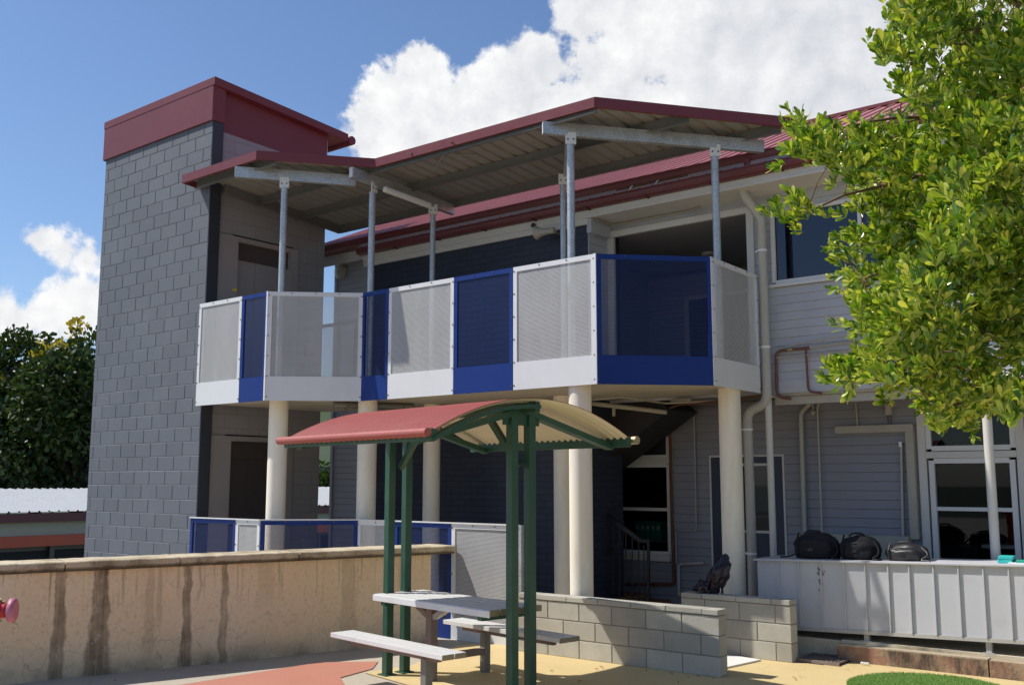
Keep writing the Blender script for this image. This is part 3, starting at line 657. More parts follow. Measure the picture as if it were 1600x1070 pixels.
# upper walls
OP = (-7.44, -5.34, 3.0, 5.12)
WN = (-5.08, -3.75, 4.16, 5.02)
WN2 = (-2.9, -1.2, 4.16, 5.02)
q = MB(); boards(q, -7.47, 4.5, VU, 2.98, 5.28, 'board_grey', holes=[OP, (WN[0]-.03, WN[1]+.03, WN[2]-.03, WN[3]+.03), (WN2[0]-.03, WN2[1]+.03, WN2[2]-.03, WN2[3]+.03)])
boards(q, -13.03, -11.72, VU, -.3, 5.7, 'board_grey')
q.build('weatherboards', A)
for bx in [
    (-7.46, OP[0], VU+.006, VU+.15, 2.9, 5.28, 'porch_wall'),
    (OP[0], OP[1], VU+.006, VU+.15, OP[3], 5.28, 'porch_wall'),
    (OP[1], WN[0], VU+.006, VU+.15, 2.9, 5.28, 'porch_wall'),
    (WN[0], WN[1], VU+.006, VU+.15, 2.9, WN[2], 'porch_wall'),
    (WN[0], WN[1], VU+.006, VU+.15, WN[3], 5.28, 'porch_wall'),
    (WN[1], WN2[0], VU+.006, VU+.15, 2.9, 5.28, 'porch_wall'),
    (WN2[0], WN2[1], VU+.006, VU+.15, 2.9, WN2[2], 'porch_wall'),
    (WN2[0], WN2[1], VU+.006, VU+.15, WN2[3], 5.28, 'porch_wall'),
    (WN2[1], 4.5, VU+.006, VU+.15, 2.9, 5.28, 'porch_wall'),
    (-13.02, -11.73, VU+.006, 15.3, -2.5, 5.66, 'porch_wall'),
    (-13.04, -12.98, VU-.012, VU+.05, -.3, 5.7, 'board_grey'),
]: q = MB(); q.box(*bx); q.build('wall_core', A)
q = MB(); q.box(-7.46, 4.5, VU-.02, VU+.01, 2.83, 2.985, 'board_grey'); q.box(-5.2, 4.5, VU+.01, VL+.1, 2.80, 2.83, 'trim_cream')
for i in range(10): q.box(-5.15, 4.5, VU+.05+i*.085, VU+.075+i*.085, 2.79, 2.80, 'trim_cream')
q.box(-5.15, 4.5, VU+.04, VU+.14, 2.70, 2.79, 'trim_cream')
q.build('floor_edge', A)
# porch behind the white framed opening
q = MB(); q.box(OP[0]-.02, OP[0]+.075, VU-.035, VU+.02, 3.0, OP[3]+.04, 'trim_white'); q.box(OP[0]+.075, OP[1]-.07, VU-.035, VU+.02, OP[3]-.045, OP[3]+.04, 'trim_white'); q.box(OP[1]-.07, OP[1]+.02, VU-.035, VU+.02, 3.0, OP[3]+.04, 'trim_white')
q.build('porch_frame', A, .004)
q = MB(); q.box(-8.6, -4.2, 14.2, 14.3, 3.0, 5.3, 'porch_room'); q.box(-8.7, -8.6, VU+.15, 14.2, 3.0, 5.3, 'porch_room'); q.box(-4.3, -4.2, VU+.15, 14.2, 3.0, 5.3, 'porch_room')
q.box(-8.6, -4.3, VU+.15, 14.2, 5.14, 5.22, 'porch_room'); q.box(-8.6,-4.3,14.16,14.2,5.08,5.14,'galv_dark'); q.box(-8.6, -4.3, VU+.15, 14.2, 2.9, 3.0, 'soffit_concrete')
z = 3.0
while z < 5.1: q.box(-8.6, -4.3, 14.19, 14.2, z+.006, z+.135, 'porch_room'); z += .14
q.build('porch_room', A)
q = MB()
for (a, b, c, d) in [(-7.9,-6.75,3.55,3.62),(-7.9,-6.75,4.66,4.73),(-7.9,-7.83,3.62,4.66),(-6.82,-6.75,3.62,4.66)]: q.box(a, b, 14.13, 14.19, c, d, 'trim_white')
o = q.build('porch_window_frame', A); q = MB(); q.box(-7.83, -6.82, 14.16, 14.17, 3.62, 4.66, 'steel_dark'); q.build('pane', o)
q = MB(); q.tube([(-6.95,13.2,5.10),(-6.95,13.2,5.14)], .11, 'lamp_white', 16); q.build('ceiling_light', A)
# upper windows
def window(x0, x1, y, z0, z1, mull=(), trans=(), gl='glass', room=True, parent=A, fw=.045, mat='window_frame', sill=True, curtain=False):
    q = MB(); q.box(x0-fw*.5, x0+fw*.5, y-.03, y+.05, z0, z1, mat); q.box(x1-fw*.5, x1+fw*.5, y-.03, y+.05, z0, z1, mat)
    q.box(x0+fw*.5, x1-fw*.5, y-.03, y+.05, z1-fw*.6, z1+fw*.4, mat); q.box(x0+fw*.5, x1-fw*.5, y-.03, y+.05, z0-fw*.4, z0+fw*.6, mat)
    for m_ in mull: q.box(m_-.02, m_+.02, y-.022, y+.03, z0+fw*.6, z1-fw*.6, mat)
    for t_ in trans: q.box(x0+fw*.5, x1-fw*.5, y-.024, y+.03, t_-.022, t_+.022, mat)
    w_ = q.build('window', parent, .003)
    q = MB(); q.face([(x0,y+.012,z0),(x1,y+.012,z0),(x1,y+.012,z1),(x0,y+.012,z1)], gl); q.build('pane', w_)
    if room:
        q = MB(); D_ = 1.6; mg = -.0 if y < 12 else .6
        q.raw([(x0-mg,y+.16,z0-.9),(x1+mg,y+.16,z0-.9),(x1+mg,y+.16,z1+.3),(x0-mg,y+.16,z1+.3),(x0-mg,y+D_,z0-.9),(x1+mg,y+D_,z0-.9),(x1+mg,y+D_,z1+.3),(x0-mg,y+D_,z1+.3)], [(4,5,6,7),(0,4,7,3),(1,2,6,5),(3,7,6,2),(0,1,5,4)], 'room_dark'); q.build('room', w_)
    return w_
w_ = window(*WN[:2], VU, *WN[2:], mull=(-4.02,), gl='glass_blue'); q = MB(); q.box(-5.08,-3.75,VU+.12,VU+.13,4.16,5.02,'blind_navy'); q.build('blind', w_)
w_ = window(*WN2[:2], VU, *WN2[2:], mull=(-2.05,), gl='glass_blue')
q = MB(); q.box(WN[0]-.06, WN[1]+.06, VU-.05, VU, WN[2]-.055, WN[2]-.02, 'window_frame'); q.build('window_sill', A)
# lower wall
L = lambda x, y: on(x, y, 'y', VL)
dr = (L(1110,712).x, L(1224,712).x, .17, L(1110,713).z)
wr = (L(1440,640).x, L(1589,640).x, L(1500,885).z, L(1440,634).z)
wl = (L(953,700).x, L(1046,700).x, L(1043,866).z, L(1045,636).z)
q = MB(); boards(q, -9.5, 4.5, VL, .17, 2.80, 'board_grey_low', p=.1085, holes=[(dr[0], dr[1], 0, dr[3]), wr, wl]); q.build('lower_weatherboards', A)
for bx in [
    (-9.5, wl[0], VL+.006, VL+.16, -.3, 2.83, 'porch_wall'),
    (wl[0], wl[1], VL+.006, VL+.16, -.3, wl[2], 'porch_wall'),
    (wl[0], wl[1], VL+.006, VL+.16, wl[3], 2.83, 'porch_wall'),
    (wl[1], wr[0], VL+.006, VL+.16, -.3, 2.83, 'porch_wall'),
    (wr[0], wr[1], VL+.006, VL+.16, -.3, wr[2], 'porch_wall'),
    (wr[0], wr[1], VL+.006, VL+.16, wr[3], 2.83, 'porch_wall'),
    (wr[1], 4.5, VL+.006, VL+.16, -.3, 2.83, 'porch_wall'),
    (-7.48, 4.5, VU+.16, VL+1.0, 2.84, 2.95, 'porch_wall'),
]: q = MB(); q.box(*bx); q.build('wall_core', A)
# door
q = MB(); q.box(dr[0]-.012, dr[0]+.012, VL-.02, VL+.01, dr[2], dr[3]+.012, 'trim_white'); q.box(dr[1]-.012, dr[1]+.012, VL-.02, VL+.01, dr[2], dr[3]+.012, 'trim_white'); q.box(dr[0]+.012, dr[1]-.012, VL-.02, VL+.01, dr[3]-.012, dr[3]+.012, 'trim_white')
D_ = q.build('door', A)
gx0, gx1 = L(1163,750).x, L(1206,750).x; gz0, gz1 = L(1190,830).z, L(1190,726).z
q = MB(); q.box(dr[0]+.012, gx0, VL-.012, VL+.004, dr[2], dr[3]-.012, 'blue_door'); q.box(gx1, dr[1]-.012, VL-.012, VL+.004, dr[2], dr[3]-.012, 'blue_door'); q.box(gx0, gx1, VL-.012, VL+.004, gz1, dr[3]-.012, 'blue_door'); q.box(gx0, gx1, VL-.012, VL+.004, dr[2], gz0, 'blue_door'); q.build('door_leaf', D_)
q = MB(); q.box(gx0-.02, gx1+.02, VL-.018, VL-.012, gz0-.02, gz0+.012, 'trim_white'); q.build('glazing_bead', D_); q = MB(); q.box(gx0-.02, gx1+.02, VL-.018, VL-.012, gz1-.012, gz1+.02, 'trim_white'); q.build('glazing_bead', D_)
q = MB(); q.face([(gx0,VL,gz0),(gx1,VL,gz0),(gx1,VL,gz1),(gx0,VL,gz1)], 'glass'); q.build('door_glass', D_)
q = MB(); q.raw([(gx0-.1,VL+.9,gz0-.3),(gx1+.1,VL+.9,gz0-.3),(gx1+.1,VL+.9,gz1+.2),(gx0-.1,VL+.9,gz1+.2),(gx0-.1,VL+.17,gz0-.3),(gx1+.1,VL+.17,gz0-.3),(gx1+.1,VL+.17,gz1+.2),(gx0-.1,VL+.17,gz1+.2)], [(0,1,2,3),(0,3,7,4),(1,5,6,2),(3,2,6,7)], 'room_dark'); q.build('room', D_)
# right ground floor window: fixed light above, sashes below
tz = L(1500,709).z; mz = L(1500,795).z
ZR = [(wr[0]+.03, wr[1]-.03, tz+.04, wr[3]-.02, ()), (wr[0]+.05, wr[1]-.05, wr[2], tz-.05, (mz,))]
q = MB(); q.box(wr[0]-.06, wr[0]+.03, VL-.03, VL+.04, wr[2]-.05, wr[3]+.05, 'trim_white'); q.box(wr[1]-.03, wr[1]+.06, VL-.03, VL+.04, wr[2]-.05, wr[3]+.05, 'trim_white'); q.box(wr[0]+.03, wr[1]-.03, VL-.03, VL+.04, wr[3]-.02, wr[3]+.05, 'trim_white'); q.box(wr[0]+.03, wr[1]-.03, VL-.04, VL+.04, tz-.045, tz+.03, 'trim_white'); q.box(wr[0]+.03, wr[1]-.03, VL-.06, VL+.04, wr[2]-.06, wr[2], 'trim_white')
q.build('window_surround', A, .004)
for (a, b, c, d, tr) in ZR: w_ = window(a+.03, b-.03, VL+.01, c+.02, d-.02, trans=tr, fw=.06)
def tl(x, y, dy=0): p = on(x, y, 'y', VL+.55+dy); return p
q = MB(); p = tl(1500, 850); q.box(p.x-.45, p.x+.2, VL+.5, VL+.9, p.z-.6, p.z+.05, 'bag_black'); q.tube([(p.x+.05,VL+.6,p.z+.1),(p.x+.2,VL+.62,p.z-.3)], .012, 'paper', 6); q.box(p.x+.25, p.x+.6, VL+.5, VL+.8, p.z-.03, p.z+.01, 'paper'); q.build('desk_items', w_)
# left ground floor window beyond the stairs
tz = L(1000,720).z; mz = L(1000,795).z
q = MB(); q.box(wl[0]-.09, wl[0]+.0, VL-.03, VL+.04, wl[2]-.05, wl[3]+.04, 'trim_white'); q.box(wl[1], wl[1]+.05, VL-.03, VL+.04, wl[2]-.05, wl[3]+.04, 'trim_white'); q.box(wl[0], wl[1], VL-.03, VL+.04, tz-.05, tz+.05, 'trim_white'); q.box(wl[0], wl[1], VL-.05, VL+.04, wl[2]-.09, wl[2], 'trim_white'); q.build('window_surround', A, .004)
w_ = window(wl[0]+.02, wl[1]-.02, VL+.01, wl[2]+.01, tz-.06, trans=(mz,), fw=.05)
w2 = window(wl[0]+.02, wl[1]-.02, VL+.01, tz+.05, wl[3]-.02, fw=.05, room=False); q = MB(); q.box(wl[0], wl[1], VL+.08, VL+.09, tz, wl[3], 'galv_dark'); q.build('blind', w2)
p = on(1000, 842, 'y', VL+.5)
q = MB(); q.box(p.x-.6, p.x+.55, VL+.3, VL+.8, p.z-.02, p.z, 'trim_cream')
for i in range(5): q.box(p.x+.02+i*.085, p.x+.095+i*.085, VL+.35, VL+.6, p.z, p.z+.26, 'teal2'); q.box(p.x+.035+i*.085, p.x+.08+i*.085, VL+.345, VL+.35, p.z+.15, p.z+.20, 'paper')
for i in range(9): q.box(p.x-.42+i*.026, p.x-.41+i*.026, VL+.4, VL+.41, p.z+.04, p.z+.26, 'paper')
q.build('shelf_items', w_)
# eaves: soffit, fascia, two gutters, roof
q = MB(); q.box(-11.75, 4.5, 10.80, VU+.1, 5.262, 5.275, 'trim_white'); q.build('soffit', A)
q = MB(); q.box(-11.78, 4.5, 10.775, 10.80, 5.255, 5.36, 'trim_white'); q.box(-7.45, 4.5, 10.765, 10.775, 5.252, 5.285, 'trim_white'); q.box(-11.78, -7.45, 10.79, 10.826, 5.175, 5.255, 'trim_white'); q.build('fascia_board', A, .003)
q = MB(); q.box(-13.5, 4.5, 10.96, 10.985, 5.36, 5.60, 'trim_white'); q.box(-13.5, 4.5, 10.985, VU+.1, 5.60, 5.62, 'trim_white'); q.build('upper_fascia', A)
def gutter(y, z0, z1, x0, x1, mat, name, dep=.11, br=0):
    q = MB(); pr = [(0, z1), (-.014, z1), (-.016, z1-.018), (-.004, z1-.028), (.0, z0+.045), (.016, z0+.016), (.045, z0), (dep, z0), (dep, z1)]
    vs = [(x, y+a, b) for x in (x0, x1) for a, b in pr]; n = len(pr)
    q.raw(vs, [(i+1, i, n+i, n+i+1) for i in range(n-1)], mat); q.face([(x0, y+a, b) for a, b in pr], mat); q.face([(x1, y+a, b) for a, b in pr][::-1], mat)
    return q
q = gutter(10.72, 5.53, 5.638, -13.5, 4.5, 'maroon_dark', 'g', .24); q.build('upper_gutter', A)
q = gutter(10.66, 5.36, 5.462, -11.82, 4.5, 'maroon_dark', 'g')
xx = -11.0
while xx < 4: q.box(xx, xx+.02, 10.64, 10.78, 5.345, 5.358, 'rust'); xx += .9
q.build('lower_gutter', A)
q = MB(); q.raw([(-11.8,10.665,5.464),(4.5,10.665,5.464),(4.5,10.73,5.54),(-11.8,10.73,5.54)], [(0,1,2,3)], 'fascia_pink')
xx = -11.7
while xx < 4: q.bolt((xx,10.672,5.468), (0,-.4,1), .011, 'bolt', .012); xx += .19
q.build('skirt_flashing', A)
q = MB()
for (a, b) in [(1,963),(2,990),(3,1040)]: pass
p0 = on(963,303,'y',10.70); p1 = on(1074,279,'y',10.70)
q.box(p0.x, p1.x, 10.70, 10.72, 5.47, 5.528, 'rust'); q.tube(bend([(p0.x+.22,10.695,5.46),(p0.x+.22,10.675,5.50),(p0.x+.25,10.695,5.53)], .02), .008, 'lamp_white', 6); q.tube(bend([(p0.x+.6,10.695,5.46),(p0.x+.6,10.675,5.50),(p0.x+.63,10.695,5.53)], .02), .008, 'lamp_white', 6); q.build('rusted_patch', A)
p = on(1167,262,'y',10.70); q = MB(); q.tube([(p.x,10.715,5.40),(p.x,10.715,5.56)], .042, 'maroon', 14); q.build('gutter_spout', A)
q = MB(); pt = .45; ribbed(q, [(-13.4,10.74,5.632),(4.5,10.74,5.632),(4.5,13.4,5.632+pt*2.66),(-13.4,13.4,5.632+pt*2.66)], 95, 'roof_red', ht=.02)
ribbed(q, [(-13.4,16.06,5.632),(4.5,16.06,5.632),(4.5,13.4,5.632+pt*2.66),(-13.4,13.4,5.632+pt*2.66)], 60, 'roof_red', ht=.02)
q.box(-13.4, 4.5, 13.33, 13.47, 6.82, 6.865, 'maroon'); q.build('roof', A)
q = MB(); q.raw([(-13.0,11.3,5.6),(-13.0,15.5,5.6),(-13.0,13.4,6.7)], [(0,1,2)], 'board_grey'); q.box(-12.98,4.4,15.3,15.5,-2.5,5.6,'porch_wall'); q.box(4.35,4.5,11.3,15.5,-2.5,5.6,'porch_wall'); q.build('rear_walls', A)
# stack pipe on the roof seen through the leaves
p = on(1262, 215, 'y', 11.3); q = MB(); q.tube([(p.x,11.3,p.z-.4),(p.x,11.3,p.z+.02)], .05, 'pvc', 12); q.build('roof_vent', A)

# ------------------------------------------------------------------ pipes and fittings on the building (each a thing)
V_ = 11.17
pt_ = [on(1160,284,'y',10.95), on(1160,302,'y',10.95), on(1189,343,'y',V_)]
path = [pt_[0], pt_[1], pt_[2], on(1190,622,'y',V_), on(1168,640,'y',V_-.02), on(1168,700,'y',V_-.02)]
path[4] = Vector((on(1168,650,'y',V_).x, V_, path[3].z-.08)); path[5] = Vector((path[4].x, V_, .19)); path[3].x = path[2].x; path[3] = Vector((path[2].x, V_, 2.72)); path[4].z = 2.62
T = thing('downpipe', 'thick cream plastic downpipe with an offset bend beside the balcony end', 'pipe', (path[5].x, V_, .19))
q = MB(); q.tube(bend([path[0], path[1], path[2]], .10)+bend([path[2]+Vector((0,0,-.05)), path[3], path[4], path[5]], .10)[1:], .0565, 'pvc', 20); q.build('pipe', T)
for (x, z) in [(path[2].x, 4.55), (path[2].x, on(1190,543,'y',V_).z), (path[4].x, on(1168,671,'y',V_).z), (path[4].x, on(1170,864,'y',V_).z)]:
    q = MB(); q.tube([(x,V_,z-.012),(x,V_,z+.012)], .061, 'white_collar', 20); q.box(x-.09, x-.05, V_-.01, V_+.12, z-.01, z+.01, 'white_collar'); q.build('collar', T)
q = MB()
for sx, lb in ((1205, 'slim white verandah post beside the bent downpipe'), (1549, 'white verandah post in front of the ground floor window')):
    p = on(sx, 760, 'y', 11.2); r = .040 if sx == 1205 else .047
    T = thing('verandah_post', lb, 'post', (p.x, 11.2, .18), 'white verandah posts')
    q = MB(); q.tube([(p.x,11.2,.18),(p.x,11.2,2.79)], r, 'trim_white', 18); q.build('post', T)
    q = MB(); q.box(p.x-.06, p.x+.06, 11.14, 11.26, 2.785, 2.797, 'trim_white'); q.build('cap_plate', T)
def pipe(name, label, pts, r, mat, cat='pipe', rr=.05, extra=None):
    pts = [Vector(p) for p in pts]; T = thing(name, label, cat, tuple(pts[0])); q = MB(); q.tube(bend(pts, rr), r, mat, 10); q.build('tube', T)
    if extra: extra(T)
    return T
o_ = lambda x, y, c=VL-.05: on(x, y, 'y', c)
pipe('waste_pipe', 'grey waste pipe bending down the shaded wall right of the door', [o_(1267,629), o_(1251,645), o_(1258,852)], .03, 'pvc')
pipe('conduit', 'thin grey conduit running down beside the waste pipe', [o_(1290,622), o_(1277,633), o_(1285,850)], .012, 'pvc')
pipe('conduit', 'short conduit bend from the ceiling into the cream cable duct', [o_(1440,622), o_(1336,625), o_(1340,666)], .011, 'trim_cream')
T = thing('cable_duct', 'cream L shaped cable duct on the shaded wall beside the ground floor window', 'cable duct', tuple(o_(1310,672)))
a, b, c = o_(1306,672), o_(1421,668), o_(1423,842)
q = MB(); q.box(a.x, b.x+.045, VL-.09, VL-.012, a.z-.045, a.z+.045, 'trim_cream'); q.box(b.x-.045, b.x+.045, VL-.088, VL-.012, c.z, a.z-.045, 'trim_cream'); q.build('duct', T, .004)
T = thing('isolator_box', 'small cream isolator box with two cables above the cable duct', 'electric box', tuple(o_(1389,641)))
p = o_(1389, 640); q = MB(); q.box(p.x-.035, p.x+.035, VL-.09, VL-.012, p.z-.065, p.z+.07, 'trim_cream'); q.build('box', T, .006)
for k in (-1, 1): q = MB(); q.tube([(p.x+.016*k,VL-.05,p.z-.065),(p.x+.018*k,VL-.05,p.z-.20)], .007, 'bolt', 8); q.build('cable', T)
T = thing('security_light', 'small round cream light hanging on the wall between the two pipes', 'light', tuple(o_(1271,645)))
p = o_(1271, 645); q = MB(); q.tube([(p.x,VL-.06,p.z+.14),(p.x,VL-.06,p.z+.03)], .010, 'trim_cream', 8); q.build('stem', T); q = MB(); q.tube([(p.x,VL-.06,p.z+.035),(p.x,VL-.06,p.z+.02),(p.x,VL-.06,p.z-.01),(p.x,VL-.06,p.z-.03)], [.012,.034,.034,.014], 'trim_cream', 14); q.build('lamp', T)
T = thing('thin_pipe', 'thin white pipe standing beside the cable duct with a cap', 'pipe', tuple(o_(1409,730)))
q = MB(); q.tube([o_(1408,698), o_(1411,842)], .016, 'pvc', 10); q.build('tube', T); q = MB(); p = o_(1407,698); q.tube([p, p+Vector((0,0,.06))], .022, 'white_collar', 12); q.build('cap', T)
T = thing('low_cabinet', 'pale board panel against the shaded wall behind the black bags', 'panel', tuple(o_(1360,850)))
a, b = o_(1295,833), o_(1424,862); q = MB(); q.box(a.x, b.x, VL-.16, VL-.012, b.z-.5, a.z, 'trim_cream'); q.build('panel', T, .005)
U_ = VU-.05; u_ = lambda x, y: on(x, y, 'y', U_)
def ex(T):
    q = MB(); q.tube(bend([u_(1259,546), u_(1263,612), u_(1284,614)], .06), .013, 'copper', 10); q.build('branch_tube', T)
    q = MB(); p = u_(1235,546); q.tube([p-Vector((.03,0,0)), p+Vector((.03,0,0))], .022, 'brass', 10); q.build('coupling', T)
pipe('copper_pipe', 'old copper water pipe looping over the upper weatherboards beside the downpipe', [u_(1265,543), u_(1212,549), u_(1214,620), u_(1236,623)], .017, 'copper', extra=ex, rr=.08)
pipe('conduit', 'pale pipe running along the upper weatherboards right of the copper loop', [u_(1262,543), u_(1420,522), on(1620,498,'y',U_)], .013, 'trim_cream')
pipe('cable', 'loose grey cable sweeping along the upper weatherboards above the copper pipe', [u_(1215,545), u_(1262,533), u_(1330,522), on(1420,512,'y',U_), on(1620,490,'y',U_)], .008, 'pvc')
pipe('conduit', 'lower pale conduit strip below the copper pipe on the upper weatherboards', [u_(1213,559), u_(1260,555), u_(1420,536), on(1620,512,'y',U_)], .010, 'trim_cream')
pipe('water_pipe', 'rust brown pipe running under the balcony edge behind the right column', [on(1030,645,'y',VU+.3), on(1060,632,'y',VU-.1), on(1110,629,'y',VU-.1), on(1200,617,'y',VU-.1)], .014, 'rust')
pipe('water_pipe', 'dark rust pipe dropping down the wall beside the ground floor stair window', [o_(1062,634), o_(1062,650), o_(1047,668), o_(1049,770), o_(1053,912), o_(960,912)], .022, 'rust')
pipe('conduit', 'thin conduit down the shaded boards between the stair window and the door', [o_(1084,640), o_(1088,829), o_(1056,829), o_(1057,880)], .009, 'trim_cream')
pipe('handrail_pipe', 'grey tube handrail on the shaded wall left of the door', [o_(1100,879), o_(1060,881), o_(1061,930)], .022, 'pvc', cat='handrail')
T = thing('camera_pipe', 'cream pipe bracket with a drop stub under the balcony above the stairs', 'bracket', (-7.4,11.0,2.7))
q = MB(); q.tube([on(923,630,'y',10.9), on(1042,644,'y',11.3)], .03, 'trim_cream', 10); q.build('pipe', T); q = MB(); p = on(959,632,'y',11.05); q.tube([p, p+Vector((0,0,-.15))], .022, 'trim_cream', 10); q.build('drop_stub', T)
T = thing('batten_light', 'yellowed batten light fixed under the balcony slab near the right column', 'light', tuple(on(1067,632,'y',11.2)))
p = on(1067,632,'y',11.2); q = MB(); q.box(p.x-.16, p.x+.12, 11.17, 11.24, 2.775, 2.825, 'trim_cream'); q.build('fitting', T, .006)
pipe('conduit', 'cream conduit crossing the balcony underside above the stairs', [on(915,626,'y',10.6), on(970,620,'y',10.0), on(1040,630,'y',11.1), on(1120,626,'y',11.25)], .012, 'trim_cream')
pipe('eave_cable', 'cream conduit fixed along the soffit corner above the porch opening', [(-7.36,10.85,5.24),(-7.36,VU-.03,5.24),(-6.2,VU-.03,5.245),(-6.0,VU-.10,5.25)], .012, 'trim_cream')
# bell
T = thing('school_bell', 'round grey school bell with switch box on the far left weatherboards', 'bell', tuple(on(536,425,'y',VU-.06)))
p = on(536,425,'y',VU); q = MB(); q.tube([(p.x,VU-.01,p.z),(p.x,VU-.05,p.z),(p.x,VU-.085,p.z),(p.x,VU-.10,p.z),(p.x,VU-.104,p.z)], [.12,.135,.125,.07,.02], 'pvc', 28); q.bolt((p.x,VU-.104,p.z), (0,-1,0), .012); q.build('gong', T)
q = MB(); p2 = on(536,405,'y',VU); q.box(p2.x-.045, p2.x+.045, VU-.08, VU-.012, p2.z-.06, p2.z+.06, 'trim_cream'); q.build('switch_box', T, .006)
q = MB(); q.tube([(p.x-.13,VU-.02,.3),(p.x-.13,VU-.02,p.z-.1)], .013, 'board_grey', 8); q.build('conduit', T)
for s_ in ((-1),): 
    q = MB(); q.tube(bend([(p2.x-.04,VU-.02,p2.z-.05),(p2.x-.10,VU-.02,p2.z-.12),(p.x-.13,VU-.02,p.z-.05)], .03), .008, 'trim_cream', 8); q.build('cable', T)
# horn speaker
p = on(856,362,'y',10.62); T = thing('horn_speaker', 'grey horn loudspeaker under the eaves above the navy brick bay', 'loudspeaker', (p.x,10.62,p.z))
q = MB(); q.tube([(p.x-.16,10.58,p.z),(p.x-.15,10.58,p.z),(p.x-.06,10.60,p.z),(p.x+.0,10.61,p.z)], [.095,.085,.05,.045], 'trim_cream', 18); q.build('horn', T); q = MB(); q.tube([(p.x,10.61,p.z),(p.x+.11,10.62,p.z)], .042, 'trim_cream', 14); q.build('driver', T); q = MB(); q.beam((p.x+.05,10.62,p.z),(p.x+.05,10.84,p.z), .03, .03, 'galv_dark'); q.build('bracket', T)
p = on(830,351,'y',10.70); T = thing('eave_camera', 'small dark dome camera on the white fascia above the navy brick bay', 'camera', (p.x,10.72,p.z)); q = MB(); q.tube([(p.x,10.78,p.z),(p.x,10.74,p.z),(p.x,10.72,p.z-.02),(p.x,10.71,p.z-.03)], [.028,.03,.022,.008], 'bolt', 12); q.build('dome', T)

# ------------------------------------------------------------------ stairs under the balcony
T = thing('staircase', 'dark steel staircase with black balustrade in the shade under the balcony', 'stairs', (-7.1, 11.7, 0))
a = on(1040,648,'y',11.35); b = on(925,735,'y',11.35)
q = MB(); q.raw([(b.x-.3,11.32,b.z-.2),(a.x+.08,11.32,a.z+.06),(a.x+.08,12.05,a.z+.06),(b.x-.3,12.05,b.z-.2),(b.x-.5,11.32,2.84),(a.x-.1,11.32,2.84),(a.x-.1,12.05,2.84),(b.x-.5,12.05,2.84)], [(0,1,2,3),(0,4,5,1),(3,2,6,7),(0,3,7,4),(1,5,6,2)], 'far_dark'); q.build('upper_flight', T)
s = lambda x, y, v=11.2: on(x, y, 'y', v)
q = MB(); q.beam(s(918,783), s(1003,845), .05, .05, 'black_rail'); q.beam(s(930,878), s(972,846), .04, .05, 'black_rail'); q.beam(s(1003,845), s(1016,845), .05, .04, 'black_rail'); q.build('handrail', T)
q = MB()
for i, x in enumerate((946, 958, 968, 978, 988, 998, 1006)):
    top = 783+(x-918)*.73+4; q.tube([s(x,top), s(x,945)], .010, 'black_rail', 6)
q.build('balusters', T)
q = MB(); q.tube([s(1013,845), s(1013,950)], .022, 'black_rail', 8); q.build('newel_post', T)
for i in range(3):
    p = s(928+i*36, 924+i*10, 11.35); q = MB(); q.box(p.x-.28, p.x+.05, 11.3, 12.05, p.z-.04, p.z, 'wood_step'); q.build('tread', T)

# ------------------------------------------------------------------ concrete block walls
def lowwall(x0, x1, y, lab, th=.15, shift=0.):
    T = thing('block_wall', lab, 'wall', ((x0+x1)/2, y, 0)); r_ = random.Random(int(abs(y*100)))
    q = MB(); blocks(q, (x0,y,0), (1,0,0), (0,-1,0), x1-x0, 0, .56, 'conc_block', 'conc_mortar', bh=.187, j=.010, dep=.006, rng=r_, shift=shift)
    blocks(q, (x1,y,0), (0,1,0), (1,0,0), th, 0, .56, 'conc_block', 'conc_mortar', bh=.187, j=.010, dep=.006, rng=r_)
    q.box(x0, x1-.008, y+.008, y+th, 0, .558, 'conc_block'); q.build('blockwork', T)
    q = MB(); x = x0; k = 0
    while x < x1-.01:
        l = min(.395 if k else .25, x1-x); e = (r_.random()-.5)*.006; q.box(x+.003, x+l-.003, y-.012+e, y+th+.012, .563, .612+e*.3, 'conc_block'); x += l; k += 1
    q.box(x0+.01, x1-.012, y+.01, y+th-.01, .555, .60, 'conc_mortar'); q.build('capping', T, .004)
    return T
lowwall(-7.0, -4.605, 8.75, 'long low grey block wall standing right behind the picnic table')
lowwall(-5.655, -4.41, 9.9, 'short low grey block wall behind the longer one, in front of the right column', shift=.12)
T = thing('drain_grate', 'rusty drain grate between the short block wall and the kerb', 'grate', (-4.2, 10.2, 0))
q = MB(); q.box(-4.42, -3.98, 10.02, 10.44, .006, .018, 'far_dark'); 
for i in range(11): q.box(-4.42+i*.042, -4.405+i*.042, 10.02, 10.44, .018, .036, 'rusty_steel')
q.box(-4.43, -3.97, 10.0, 10.02, .006, .038, 'rusty_steel'); q.box(-4.43, -3.97, 10.44, 10.455, .006, .038, 'rusty_steel'); q.build('bars', T)

